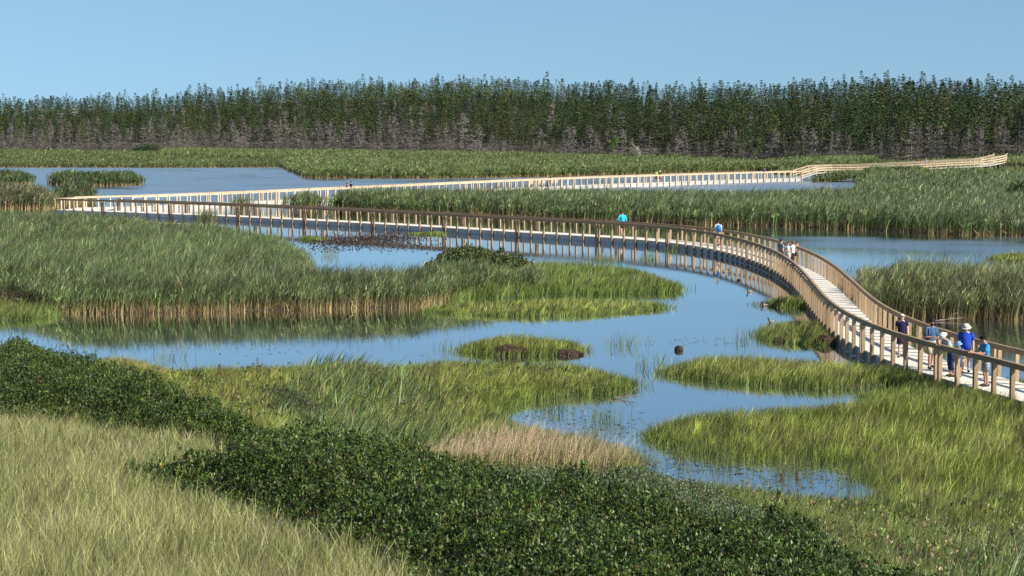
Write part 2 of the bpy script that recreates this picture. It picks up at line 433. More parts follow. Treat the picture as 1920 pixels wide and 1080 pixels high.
near_norm = np.stack([tn[:, 1], -tn[:, 0]], 1)       # to the right of travel: travel runs away from the camera
near_ctr = near_edge + near_norm * WID / 2
far_ctr = smooth_path([(-44.2, 195.2), (-38.5, 199.6), (-30.5, 208.6), (-21.5, 221.5), (-10, 237.5), (1.0, 253.5), (12.5, 267.5), (25, 280), (36, 290), (44, 296.5)], 0.25, 1)

def at_len(Q, s):
    d = np.concatenate([[0], np.cumsum(np.hypot(*np.diff(Q[:, :2], axis=0).T))])
    return np.array([np.interp(s, d, Q[:, k]) for k in range(2)]), d[-1]

POST_SIZE = 0.135
def section_path(C, L, nsp, joint=None):
    total = at_len(C, 0)[1]
    g = 0.15
    if joint is None:
        n = max(1, int(round(total / L))); J = np.linspace(0, total, n + 1)
    else:
        J = [joint]
        while J[0] > L * 0.4: J.insert(0, max(0.0, J[0] - L))
        while J[-1] < total - L * 0.5: J.append(min(total, J[-1] + L)); L = min(L + 0.07, 9.0)
        J[-1] = total
    secs = []
    for a, b in zip(J[:-1], J[1:]):
        secs.append(np.linspace(a + g, b - g, max(2, int(round((b - a) / 1.4))) + 1))
    return secs, total
def frame(C, s):
    p, T = at_len(C, s)
    a, _ = at_len(C, max(0, s - 0.6)); b, _ = at_len(C, min(T, s + 0.6))
    t = (b - a) / np.linalg.norm(b - a)
    return p, t, np.array([t[1], -t[0]])

def floating_walk(name, C, label, L=8.4, nsp=6, skip=None, joint=None, deck_mat=M_DECK, rail_mat=M_WOOD):
    root = empty(name, (float(C[len(C) // 2][0]), float(C[len(C) // 2][1]), 0))
    tag(root, label, 'boardwalk')
    o3 = np.array([root.location[0], root.location[1], 0])
    secs, total = section_path(C, L, nsp, joint)
    deck = MB(); posts = []
    rails = {-1: [], 1: []}
    for si, ss in enumerate(secs):
        fl = MB()
        # float: one shallow box per section with a dark gap at the hinge
        a0, a1 = ss[0] - 0.13, ss[-1] + 0.13
        cuts = np.linspace(a0, a1, 7)
        for k in range(6):
            u0, u1 = cuts[k] + 0.012, cuts[k + 1] - 0.012
            lo = []; 
            for s, sg in ((u0, -1), (u0, 1), (u1, 1), (u1, -1)):
                p, t, n = frame(C, s); lo.append(p + n * sg * (WID / 2 - 0.03) - o3[:2])
            fl.hexa([(*q, -0.12) for q in lo], [(*q, DECK - 0.055) for q in lo])
        fl.build('float', M_FLOAT, root)
        nb = int((a1 - a0) / 0.16)
        for k in range(nb):
            u0 = a0 + (a1 - a0) * k / nb; u1 = a0 + (a1 - a0) * (k + 1) / nb - 0.004
            q = []
            zz = random.uniform(-0.0015, 0.0015); ex = random.uniform(-0.012, 0.012)
            for s, sg in ((u0, -1), (u0, 1), (u1, 1), (u1, -1)):
                p, t, n = frame(C, s); q.append(p + n * sg * (WID / 2 + 0.02 + ex) - o3[:2])
            deck.hexa([(*c, DECK - 0.05 + zz) for c in q], [(*c, DECK + zz) for c in q])
        for sg in (-1, 1):
            if not rails[sg]: rails[sg].append([])
            pts = rails[sg][-1]
            for s in ss:
                p, t, n = frame(C, s)
                rz = math.atan2(t[1], t[0])
                if skip and skip(s, sg, total): 
                    continue
                c = p + n * sg * (WID / 2 + 0.09)
                posts.append((c[0], c[1], rz))
                rp = p + n * sg * (WID / 2 - 0.02)
                pts.append((rp[0] - o3[0], rp[1] - o3[1], DECK + 1.03))
    deck.build('deck', deck_mat, root)
    for sg in (-1, 1):
        mb = MB()
        for pts in rails[sg]:
            for a, b in zip(pts[:-1], pts[1:]):
                a = Vector(a); b = Vector(b); e = (b - a).normalized() * 0.004
                mb.beam(a + e, b - e, 0.055, 0.15)
                mb.beam(a + Vector((0, 0, 0.098)) + e, b + Vector((0, 0, 0.098)) - e, 0.115, 0.038)
        mb.build('handrail', rail_mat, root)
    # posts: the hundred nearest the camera one by one, the rest as one part
    def post_mb(mb, x, y, rz):
        tl = random.uniform(-0.012, 0.012); h = 1.0 + random.uniform(-0.015, 0.015); b = POST_SIZE / 2
        R = Matrix.Rotation(rz, 3, 'Z')
        q = [R @ Vector(v) for v in ((-b, -b, 0), (b, -b, 0), (b, b, 0), (-b, b, 0))]
        mb.hexa([(x + v.x, y + v.y, 0.05) for v in q], [(x + v.x + tl, y + v.y + tl, DECK + h) for v in q])
    posts.sort(key=lambda p: math.hypot(p[0], p[1]))
    inframe = [p for p in posts if abs(p[0] / p[1]) < 0.285 and p[1] > 50]
    rest = [p for p in posts if p not in inframe[:95]]
    for x, y, rz in inframe[:95]:
        mb = MB(); post_mb(mb, 0, 0, rz)
        o = mb.build('post', rail_mat, root); o.location = (x - o3[0], y - o3[1], 0)
    if rest:
        mb = MB()
        for x, y, rz in rest: post_mb(mb, x - o3[0], y - o3[1], rz)
        o = mb.build('post', rail_mat, root); o['kind'] = 'stuff'
    return root
jd = np.hypot(*(near_edge - np.array(un(1753, 708, DECK, True))).T)
JOINT = float(np.concatenate([[0], np.cumsum(np.hypot(*np.diff(near_ctr, axis=0).T))])[int(np.argmin(jd))])
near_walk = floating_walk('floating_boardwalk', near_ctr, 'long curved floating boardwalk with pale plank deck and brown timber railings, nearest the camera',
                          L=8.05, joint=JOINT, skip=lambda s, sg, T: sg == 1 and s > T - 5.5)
far_walk = floating_walk('floating_boardwalk', far_ctr, 'straight far floating boardwalk crossing behind the middle reed bed with sunlit pale railings', L=8.6, rail_mat=M_FENCE,  # far rails take the paler copy, sunlight in the colour
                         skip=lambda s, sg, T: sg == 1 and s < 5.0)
# closing rail at the bend
def end_rail():
    t_end, nrm = tn[-1], near_norm[-1]
    a = near_edge[-1] + np.array([0, 0]) - nrm * 0.05
    b = a + nrm * 2.3
    c = far_ctr[6] + np.array([-0.75, 0.72]) * 1.0
    r0 = near_walk.location
    mb = MB(); pm = MB()
    pts = [a, (a + b) / 2, b, (b + c) / 2, c]
    for p, q in zip(pts[:-1], pts[1:]):
        mb.beam((p[0] - r0.x, p[1] - r0.y, DECK + 1.03), (q[0] - r0.x, q[1] - r0.y, DECK + 1.03), 0.055, 0.15)
        mb.beam((p[0] - r0.x, p[1] - r0.y, DECK + 1.128), (q[0] - r0.x, q[1] - r0.y, DECK + 1.128), 0.115, 0.038)
    mb.build('end_rail', M_FENCE, near_walk)  # lit end rail: same timber in its sunlit colour
    for p in pts[1:]:
        pm = MB(); pm.box((0, 0, 0.7), (0.13, 0.13, 1.38), 0.5)
        o = pm.build('post', M_FENCE, near_walk); o.location = (p[0] - r0.x - 0.1, p[1] - r0.y + 0.05, 0)
    pl = MB()
    q = [near_edge[-1] + nrm * 2.1, near_edge[-18] + nrm * 2.1, far_ctr[16] + np.array([0.6, -0.7]), far_ctr[2] + np.array([-0.7, 0.7])]
    pl.hexa([(v[0] - r0.x, v[1] - r0.y, DECK - 0.064) for v in q], [(v[0] - r0.x, v[1] - r0.y, DECK - 0.010) for v in q])
    pl.build('bend_platform', M_DECK, near_walk)
end_rail()

def land_walk():
    pts = [(44.0, 296.7, .42), (46.9, 298.6, 1.18), (49.5, 300.0, 1.22), (53.0, 300.4, 1.22), (57.0, 300.8, 1.36), (62.0, 301.2, 1.58), (67.0, 301.8, 1.84), (70.5, 302.4, 1.98), (74.0, 303, 2.12), (76.2, 305.2, 2.4), (78.3, 309.0, 2.6), (79.6, 313.5, 2.75)]
    root = empty('land_boardwalk', (62, 302, 0))
    tag(root, 'raised timber boardwalk with pale three board fences climbing to the wood at far right', 'boardwalk')
    P = np.array(pts); d = np.concatenate([[0], np.cumsum(np.linalg.norm(np.diff(P, axis=0), axis=1))])
    n = int(d[-1] / 1.55); t = np.linspace(0, d[-1], n + 1)
    Q = np.stack([np.interp(t, d, P[:, k]) for k in range(3)], 1) - np.array([62, 302, 0])
    tg = tangents(Q); nm = np.stack([tg[:, 1], -tg[:, 0]], 1)
    deck = MB()
    for i in range(n):
        a, b = Q[i], Q[i + 1]
        q = [(a[:2] - nm[i] * 1.0, a[2]), (a[:2] + nm[i] * 1.0, a[2]), (b[:2] + nm[i + 1] * 1.0, b[2]), (b[:2] - nm[i + 1] * 1.0, b[2])]
        deck.hexa([(*c, z - 0.06) for c, z in q], [(*c, z) for c, z in q])
    deck.build('deck', M_DECK, root)
    for sg in (-1, 1):
        rl = MB()
        for i in range(n):
            a, b = Q[i], Q[i + 1]
            for hz in (1.10, 0.74, 0.40):
                rl.beam((*(a[:2] + nm[i] * sg * 1.03), a[2] + hz), (*(b[:2] + nm[i + 1] * sg * 1.03), b[2] + hz), 0.05, 0.15)
            rl.beam((*(a[:2] + nm[i] * sg * 1.05), a[2] + 1.2), (*(b[:2] + nm[i + 1] * sg * 1.05), b[2] + 1.2), 0.14, 0.04)
        rl.build('fence_boards', M_FENCE, root)
        for i in range(n + 1):
            pm = MB(); pm.box((0, 0, 0.3), (0.10, 0.10, 1.7), math.atan2(tg[i][1], tg[i][0]))
            o = pm.build('post', M_FENCE, root)
            c = Q[i][:2] + nm[i] * sg * 0.945; o.location = (c[0], c[1], Q[i][2])
    return root
land_walk()

def bench(loc, rz, label):
    root = empty('bench', loc, rz); tag(root, label, 'bench', 'benches on the far boardwalk')
    s = MB()
    for k in range(3): s.box((0, -0.16 + 0.16 * k, 0.45), (1.5, 0.14, 0.045))
    s.build('seat', M_FENCE, root)
    b = MB()
    for k in range(3): b.box((0, -0.30 - 0.03 * k, 0.62 + 0.16 * k), (1.5, 0.045, 0.13))
    b.build('backrest', M_FENCE, root)
    for x in (-0.6, 0.6):
        l = MB(); l.box((x, 0.18, 0.215), (0.09, 0.09, 0.42)); l.box((x, -0.27, 0.47), (0.09, 0.09, 0.94)); l.box((x, -0.03, 0.385), (0.07, 0.32, 0.07))
        l.build('leg', M_FENCE, root)

# ------------------------------------------------------------------ blades
WALK = np.concatenate([near_ctr[::2], far_ctr[::2]])
WALK_D = np.hypot(WALK[:, 0], WALK[:, 1])
def off_walk(P):
    keep = np.ones(len(P), bool)
    for i in range(0, len(P), 20000):
        Q = P[i:i + 20000]
        d = np.full(len(Q), 1e9)
        lo, hi = Q.min(0) - 2, Q.max(0) + 2
        for wv in WALK[((WALK > lo) & (WALK < hi)).all(1)]:
            d = np.minimum(d, (Q[:, 0] - wv[0]) ** 2 + (Q[:, 1] - wv[1]) ** 2)
        keep[i:i + 20000] = d > 1.22 ** 2
    return P[keep]
def warp(P, a=1.1):
    return P + a * np.stack([fbm(P[:, 0] * 0.42 + 3, P[:, 1] * 0.42, 3) - 0.5, 0.8 * (fbm(P[:, 0] * 0.42 + 40, P[:, 1] * 0.42 + 11, 3) - 0.5)], 1) * 1.6
def scatter(poly, dens, jitter=0.0, r=rng):
    lo = poly.min(0); hi = poly.max(0)
    n = int((hi[0] - lo[0]) * (hi[1] - lo[1]) * dens)
    P = lo + r.random((n, 2)) * (hi - lo)
    P = P[inside(warp(P), poly)]
    if jitter: P = P + r.normal(0, jitter, P.shape)
    u = np.abs(P[:, 0] / np.maximum(P[:, 1], 1))
    return off_walk(P[(u < 0.35) & (P[:, 1] > 13)])

def blades(P, Z, h, w, lean, cols, curve=0.5, az=None, seg=2, r=rng):
    """P (n,2) roots, Z root heights, h heights, w widths, lean (n,2) tip displacement, cols list of (n,3) from root to tip."""
    n = len(P)
    if az is None: az = r.random(n) * math.pi
    wx = np.stack([np.cos(az), np.sin(az), np.zeros(n)], 1) * (w * 0.5)[:, None]
    rows = []; cr = []
    K = seg + 1
    C = np.stack(cols, 1)                      # n, m, 3
    m = C.shape[1]
    for k in range(K):
        t = k / seg
        c = np.stack([P[:, 0] + lean[:, 0] * t ** (1 + curve), P[:, 1] + lean[:, 1] * t ** (1 + curve), Z + h * (t - 0.12 * t * t * (np.hypot(lean[:, 0], lean[:, 1]) / np.maximum(h, .05)))], 1)
        f = t * (m - 1); i = min(int(f), m - 2); f -= i
        col = C[:, i] * (1 - f) + C[:, i + 1] * f
        if k < seg:
            s = 1.0 if k == 0 else 0.85
            rows += [c - wx * s, c + wx * s]; cr += [col, col]
        else:
            rows.append(c); cr.append(col)
    V = np.stack(rows, 1); CC = np.stack(cr, 1)
    nv = V.shape[1]
    base = np.arange(n)[:, None] * nv
    quads = [np.concatenate([base + 2 * k, base + 2 * k + 1, base + 2 * k + 3, base + 2 * k + 2], 1) for k in range(seg - 1)]
    tri = np.concatenate([base + nv - 3, base + nv - 2, base + nv - 1], 1)
    return V.reshape(-1, 3), quads, tri, CC.reshape(-1, 3)
def join_blades(name, parts, mat, label=None, cat=None):
    Vs = []; Qs = []; Ts = []; Cs = []; o = 0
    for V, q, t, c in parts:
        Vs.append(V); Cs.append(c); Qs += [x + o for x in q]; Ts.append(t + o); o += len(V)
    fs = ([np.concatenate(Qs)] if Qs else []) + [np.concatenate(Ts)]
    me = raw_mesh(name, np.concatenate(Vs), fs, np.concatenate(Cs))
    ob = link(name, me, mat)
    return tag(ob, label, cat, kind='stuff')
def jcol(n, c, v=0.18, hue=0.08, r=rng):
    c = np.asarray(c, float)
    return np.clip(c * (1 + r.normal(0, v, (n, 1))) * (1 + r.normal(0, hue, (n, 3))), 0.003, 0.9)

def tuft(P, fx, fy, amt, r=rng):               # plants of one tuft share a tone
    v = 0.65 * vnoise(P[:, 0] * fx + 13, P[:, 1] * fy + 71) + 0.35 * vnoise(P[:, 0] * fx * 2.3, P[:, 1] * fy * 2.3) - 0.5
    return np.exp(v * amt + r.normal(0, 0.18, len(P)))[:, None]
def px_w(P, px):                               # width in metres that covers px pixels of the 1024-wide picture
    return px * np.hypot(P[:, 0], P[:, 1]) / (F * 1024 / 1920)

def zroot(P):
    return ground(P[:, 0], P[:, 1]) - 0.03

def reeds(name, poly, label, dens, h=2.0, front_tan=1.0, green=(0.074, 0.120, 0.032), tip=(0.165, 0.19, 0.085), dead=0.07, wpx=0.42, hv=0.10, heads=0.02):
    dens *= 1.15; wpx *= 1.15
    P = scatter(poly, dens, 0.15)
    s1 = sdist(P, poly); P = np.concatenate([P, P[(s1 < 3)] + rng.normal(0, 0.35, (int((s1 < 3).sum()), 2)), P[(s1 < 1.2)] + rng.normal(0, 0.35, (int((s1 < 1.2).sum()), 2))])
    n = len(P)
    sdv = sdist(P, poly)
    nz = fbm(P[:, 0] * 0.13 + 5, P[:, 1] * 0.06, 3)
    nz2 = fbm(P[:, 0] * 0.6 + 9, P[:, 1] * 0.3, 2)
    hh = h * (1 + rng.normal(0, hv, n)) * (0.88 + 0.24 * nz) * (0.65 + 0.35 * sstep(-0.2, 1.6, sdv)) 
    ww = np.maximum(0.022, px_w(P, wpx)) * rng.uniform(0.7, 1.3, n)
    lean = np.stack([hh * rng.normal(0.15, 0.13, n), hh * rng.normal(0.0, 0.13, n)], 1)
    green = tuple(0.97 * c for c in green); tip = tuple(0.97 * c for c in tip)
    g = jcol(n, green, 0.34, 0.10) * (0.75 + 0.6 * nz)[:, None]
    tp = jcol(n, tip, 0.42, 0.08) * (0.7 + 0.65 * nz2)[:, None]
    tan = jcol(n, (0.38, 0.27, 0.12), 0.3, 0.08)
    tv = tuft(P, 3.2, 0.9, 1.6); g = g * tv; tp = tp * tv
    isd = rng.random(n) < dead
    g[isd] = jcol(isd.sum(), (0.24, 0.19, 0.10)); tp[isd] = jcol(isd.sum(), (0.26, 0.21, 0.12))
    edge = (sdv < 2.0)[:, None]
    b0 = np.where(edge, tan, g * 0.9)
    mid1 = np.where(edge & (rng.random((n, 1)) < 0.3), tan * 0.5 + g * 0.5, g)
    parts = [blades(P, zroot(P), hh, ww, lean, [b0, mid1, g, tp], 0.9, seg=3)]
    # leaf tips fanning out of the canopy
    k = 4
    P2 = np.repeat(P, k, 0) + rng.normal(0, 0.12, (n * k, 2)); m = len(P2)
    h2 = np.repeat(hh, k) * rng.uniform(0.14, 0.30, m); zr = zroot(P2) + np.repeat(hh, k) * rng.uniform(0.5, 0.9, m)
    l2 = np.stack([h2 * rng.normal(0.55, 0.5, m), h2 * rng.normal(0, 0.45, m)], 1)
    cl = np.repeat(tp * 0.5 + g * 0.6, k, 0) * rng.uniform(0.40, 1.6, (m, 1)) * tuft(P2, 4.5, 1.2, 1.4)
    parts.append(blades(P2, zr, h2, np.maximum(0.02, px_w(P2, wpx * 0.75)) * rng.uniform(0.7, 1.3, m), l2, [cl, cl, cl * 1.1], 0.8, seg=2))
    if heads:
        Ph = P[rng.random(n) < heads]; kk = len(Ph); hz = h * rng.uniform(0.62, 0.9, kk)
        parts.append(blades(Ph, zroot(Ph) + hz, np.full(kk, 0.22), np.maximum(0.035, px_w(Ph, 0.7)), np.zeros((kk, 2)), [jcol(kk, (0.07, 0.032, 0.016), 0.2)] * 2, 0.2, seg=2))
    # dead stubble along the water's edge
    Q = scatter(poly, dens * 2.2, 0.1); s2 = sdist(Q, poly)
    Q = Q[(s2 < 1.3) & (s2 > -0.3)]
    if len(Q) and front_tan > 0:
        k = len(Q); h2 = rng.uniform(0.25, 1.0, k) * h / 2 * front_tan
        c = jcol(k, (0.42, 0.30, 0.145), 0.35, 0.06); dk = rng.random(k) < 0.25; c[dk] = jcol(dk.sum(), (0.09, 0.055, 0.03))
        ln = np.stack([h2 * rng.normal(0, 0.45, k), h2 * rng.normal(0, 0.3, k)], 1)
        parts.append(blades(Q, zroot(Q), h2, np.maximum(0.025, px_w(Q, 0.45)), ln, [c * 0.8, c], 0.2, seg=2))
    return join_blades(name, parts, M_BLADE, label, 'reeds')

def sedge(name, poly, label, dens, h=0.75, green=(0.125, 0.155, 0.030), tip=(0.27, 0.245, 0.085), wpx=0.40, red=0.0, cat='grass', edge_green=True, jit=0.25, lean_x=0.28):
    dens *= 1.0; green = (1.5 * green[0], 1.42 * green[1], 1.35 * green[2]); tip = tuple(1.25 * c for c in tip); h *= 0.74; wpx *= 1.45
    P = scatter(poly, dens, jit)
    s1 = sdist(P, poly); k = s1 < 0.8; P = np.concatenate([P, P[k] + rng.normal(0, 0.22, (int(k.sum()), 2)), P[k] + rng.normal(0, 0.15, (int(k.sum()), 2))])
    n = len(P); sdv = sdist(P, poly)
    nz = fbm(P[:, 0] * 0.35 + 2, P[:, 1] * 0.22, 3); nz2 = fbm(P[:, 0] * 1.1, P[:, 1] * 0.8, 2)
    keep = (rng.random(n) < np.clip(0.35 + 0.9 * sstep(-0.5, 0.3, sdv), 0, 1))
    P = P[keep]; n = len(P); nz = nz[keep]; nz2 = nz2[keep]; sdv = sdv[keep]
    hh = h * (1 + rng.normal(0, 0.2, n)) * (0.6 + 0.75 * nz) * (0.6 + 0.4 * sstep(-0.2, 1.2, sdv))
    hh = np.maximum(hh, 0.12)
    ww = np.maximum(0.008, px_w(P, wpx)) * rng.uniform(0.7, 1.3, n)
    lean = np.stack([hh * rng.normal(lean_x, 0.22, n), hh * rng.normal(0.02, 0.22, n)], 1)
    cl = (0.62 + 0.8 * fbm(P[:, 0] * 2.6 + 7, P[:, 1] * 1.5 + 3, 2))[:, None]
    g = jcol(n, green, 0.3, 0.08) * cl; tp = jcol(n, tip, 0.34, 0.08) * cl
    tv = tuft(P, 6.0, 2.2, 2.6); g = g * tv; tp = tp * tv
    k = np.clip((nz2 - 0.3) * 1.8, 0, 1)[:, None]
    mo = np.clip((fbm(P[:, 0] * 0.8 + 21, P[:, 1] * 0.35 + 5, 3) - 0.42) * 4, 0, 1)[:, None]
    g = g * (1 - mo * 0.22) + mo * 0.22 * np.array([0.30, 0.235, 0.10])
    g = g * (1 - 0.35 * np.clip((0.42 - fbm(P[:, 0] * 1.3 + 61, P[:, 1] * 0.6, 2)) * 5, 0, 1)[:, None])
    tp = tp * k + g * 1.25 * (1 - k)
    if edge_green:
        e = sstep(1.5, 0.0, sdv)[:, None] * 0.6
        dg = jcol(n, (0.085, 0.135, 0.02), 0.2); g = g * (1 - e) + dg * e; tp = tp * (1 - e * 0.5) + dg * e * 0.5
    if red:
        isr = rng.random(n) < red
        tp[isr] = jcol(isr.sum(), (0.26, 0.17, 0.09))
    return join_blades(name, [blades(P, zroot(P), hh, ww, lean, [g * 0.9, g, tp], 0.7, seg=2)], M_BLADE, label, cat)

reeds('reed_bed', WP['left_reeds'], 'broad bed of tall green reeds with tan bases along the left half of the pond', 28, 1.85)
reeds('reed_bed', WP['mid_reeds'], 'large reed bed lying between the near curved boardwalk and the far straight one', 11, 2.0, wpx=0.5)
reeds('reed_bed', WP['far_reeds'], 'far reed bed stretching from the blue lagoon to the foot of the wood', 8.0, 1.6, green=(0.080, 0.125, 0.030), tip=(0.175, 0.20, 0.075), wpx=0.42)
reeds('reed_bed', WP['back_strip'], 'low green shore strip at far left between the lagoon and grey dead trees', 6.0, 1.0, green=(0.080, 0.115, 0.030), tip=(0.14, 0.16, 0.06), wpx=0.45)
reeds('reed_bed', WP['islet_reeds'], 'small oval reed islet standing in the blue lagoon', 14, 1.9, green=(0.045, 0.085, 0.024), tip=(0.10, 0.13, 0.05), wpx=0.5)
reeds('reed_bed', WP['islet_edge'], 'narrow reed islet cut by the left frame edge in the lagoon', 12, 1.9, green=(0.045, 0.085, 0.024), tip=(0.10, 0.13, 0.05), wpx=0.5)
reeds('reed_bed', WP['corner_reeds'], 'brownish reed clump at left edge just outside the boardwalk bend', 14, 2.1, green=(0.075, 0.095, 0.035), tip=(0.13, 0.13, 0.07), wpx=0.5, dead=0.15)
reeds('reed_bed', WP['corner_tuft'], 'dark reed tuft directly behind the boardwalk bend', 16, 2.1, green=(0.05, 0.08, 0.025), tip=(0.10, 0.12, 0.05), wpx=0.5)
reeds('reed_bed', WP['right_reeds'], 'dense reed bed at the right edge beside the near boardwalk', 50, 2.15, front_tan=1.3, green=(0.090, 0.135, 0.032), tip=(0.23, 0.23, 0.11), dead=0.12)
reeds('reed_bed', np.array([(53.5, 292.5), (63.5, 294.5), (63.5, 299.0), (53.5, 298.3)]), 'reeds hiding the lower part of the far fence just right of the ramp', 16, 1.15, wpx=0.5)
reeds('reed_bed', np.array([(45.5, 290.0), (53.5, 292.0), (53.5, 297.5), (47.5, 296.5)]), 'short reeds below the ramp where the far boardwalk meets the shore', 16, 1.1, wpx=0.5)
sedge('meadow_grass', WP['back_meadow'], 'green meadow rising to the three board fence at far right', 9, 1.1, (0.085, 0.125, 0.04), (0.17, 0.19, 0.09), 0.55)
sedge('meadow_grass', np.array([(60., 303.5), (80., 307.), (84., 300.), (110., 300.), (110., 335.), (70., 346.), (52., 372.), (45., 330.)]), 'rough grass between the far fence and the wood at right', 9, 1.2, (0.085, 0.115, 0.04), (0.15, 0.16, 0.07), 0.55)
sedge('sedge_patch', WP['left_sedge'], 'sedge point tapering to the right at the end of the left reed bed', 75, 1.0, (0.085, 0.125, 0.026), (0.20, 0.21, 0.07))
sedge('sedge_patch', WP['sedge_front'], 'low bright sedge fringe in front of the left reed point', 90, 0.6, (0.15, 0.18, 0.04), (0.26, 0.26, 0.09))
sedge('sedge_patch', WP['back_sedge'], 'light green sedge strip behind the right reed bed', 60, 0.6, (0.14, 0.17, 0.03), (0.24, 0.24, 0.08))
sedge('sedge_patch', WP['dock_tuft'], 'small sedge tuft against the inside of the boardwalk curve, farther of two', 110, 0.75, (0.12, 0.145, 0.03), (0.22, 0.21, 0.07))
sedge('sedge_patch', WP['dock_islet'], 'muddy sedge islet against the inside of the boardwalk curve, nearer of two', 120, 0.75, (0.12, 0.145, 0.03), (0.22, 0.21, 0.07))
sedge('sedge_patch', WP['mid_islet'], 'oval sedge islet with a dark mud bank in open water', 130, 0.7)
sedge('sedge_patch', WP['near_sedge'], 'yellow green sedge flat in the centre reaching a point at the channel', 170, 0.72)
sedge('sedge_patch', WP['left_point'], 'tan and green sedge on the little point at left below the pond', 170, 0.7, (0.13, 0.14, 0.035), (0.30, 0.24, 0.10))
sedge('sedge_patch', WP['right_sedge'], 'long low sedge islet running right towards the people on the boardwalk', 170, 0.72)
sedge('sedge_patch', WP['right_field'], 'wide yellow green sedge field at right between two channels', 190, 0.72, (0.115, 0.15, 0.025), (0.26, 0.24, 0.08))

# ------------------------------------------------------------------ near shore, dune grass and thickets
PX2 = {
 'thicket_upper': [(-60,812),(0,810),(100,815),(220,838),(330,848),(430,850,.1),(520,838,.3),(570,818,.6),(490,797,.6),(410,770,.65),(310,735,.7),(160,690,.75),(60,655,.8),(0,650,.8),(-60,642,.8)],
 'thicket_lower': [(205,890,.1),(250,920),(400,982),(560,1038),(700,1095),(800,1135),(900,1300,0),(2000,1300,0),(1740,1095,.6),(1640,1050,.6),(1490,1010,.6),(1400,995,.6),(1200,960,.6),(1000,922,.6),(860,886,.6),(760,866,.6),(640,836,.6),(540,816,.6),(450,836,.6),(330,868,.55)],
 'gale': [(840,880,.4),(1000,876,.4),(1150,884,.4),(1250,901,.4),(1400,922,.4),(1440,942,.4),(1520,975,.4),(1640,1040,.3),(1500,1020,.2),(1400,1005,.2),(1200,972,.2),(1000,934,.2),(860,898,.2)],
 'gale_left': [(450,730,.4),(560,700,.9),(650,735,.6),(620,790,.3),(500,780,.3)],
 'cattails': [(540,740,.2),(575,700),(620,690),(680,700),(740,722),(800,752),(850,800),(855,830,.2),(760,850,.2),(680,845,.2),(600,815,.2),(520,790,.2)],
 'tan_plumes': [(775,860),(830,836),(900,835),(1000,842),(1090,850),(1175,862),(1185,880),(1080,884),(940,886),(800,880)],
 'mixed': [(430,815),(620,765),(740,800),(850,850),(800,885),(700,880),(560,850)],
 'weedy': [(1240,905),(1400,928),(1500,945),(1640,952),(1800,940),(2350,950),(2350,1300),(1500,1300),(1480,1000),(1380,960)],
 'dune': [(-60,760,.4),(100,770,.4),(330,818,.4),(435,842,.4),(330,868,.4),(240,882,.4),(420,938,.4),(560,992,.4),(700,1050,.4),(860,1150,.4),(860,1400),(-300,1400),(-300,760,.4)],
}
W2 = {k: upoly(v) for k, v in PX2.items()}

def thicket(name, poly, label, dens, H=1.1, col=(0.052, 0.082, 0.015), leafw=0.029, leafl=0.068, mat=M_LEAF, kinds=None, per=7, edge=1.6, bump=0.9, shoots=1.0):
    P = scatter(poly, dens, 0.05)
    sdv = sdist(P, poly)
    gap = vnoise(P[:, 0] * 2.3 + 9, P[:, 1] * 2.3) * 0.6 + vnoise(P[:, 0] * 5.1, P[:, 1] * 5.1) * 0.4
    kp = rng.random(len(P)) < np.clip((gap - 0.22) * 5, 0.08, 1); P = P[kp]; sdv = sdv[kp]
    n = len(P)
    top = H * (0.35 + 0.65 * sstep(0, edge, sdv)) * (1 - bump / 2 + bump * fbm(P[:, 0] * 0.9, P[:, 1] * 0.9, 3))
    top = top * (0.8 + 0.4 * vnoise(P[:, 0] * 3.1, P[:, 1] * 3.1)) + shoots * (rng.random(n) < 0.06) * rng.uniform(0.05, 0.28, n)
    z0 = ground(P[:, 0], P[:, 1])
    f = 1 - rng.random(n) ** 2 * 0.75           # most sprigs near the outside
    zc = z0 + top * f
    m = n * per
    ctr = np.repeat(np.stack([P[:, 0], P[:, 1], zc], 1), per, 0)
    az = rng.random(m) * 2 * math.pi; el = np.radians(rng.normal(48, 24, m))
    d = np.stack([np.cos(az) * np.cos(el), np.sin(az) * np.cos(el), np.sin(el)], 1)
    off = np.repeat(rng.normal(0, 1, (n, 3)) * 0, per, 0)
    st = ctr + np.stack([np.zeros(m), np.zeros(m), -rng.random(m) * 0.10], 1) + off
    L = leafl * rng.uniform(0.7, 1.35, m)
    W = leafw * rng.uniform(0.7, 1.3, m)
    side = np.cross(d, np.array([0, 0, 1.0])); side /= np.linalg.norm(side, axis=1)[:, None] + 1e-9
    tw = rng.normal(0, 0.5, m); up = np.cross(side, d)
    side = side * np.cos(tw)[:, None] + up * np.sin(tw)[:, None]
    a = st; b = st + d * (L * 0.6)[:, None] + side * (W / 2)[:, None]; c = st + d * L[:, None]; e = st + d * (L * 0.6)[:, None] - side * (W / 2)[:, None]
    V = np.stack([a, b, c, e], 1).reshape(-1, 3)
    base = np.repeat(jcol(n, col, 0.42, 0.12), per, 0) * rng.uniform(0.6, 1.6, (m, 1))
    if kinds:
        q = np.repeat(rng.random(n), per)
        acc = 0
        for frac, cc in kinds:
            s = (q >= acc) & (q < acc + frac); acc += frac
            base[s] = jcol(s.sum(), cc, 0.25)
    CC = np.repeat(base, 4, 0)
    parts_f = np.arange(len(V)).reshape(-1, 4)
    me = raw_mesh(name, V, [parts_f], CC)
    return tag(link(name, me, mat), label, 'shrubs', kind='stuff')

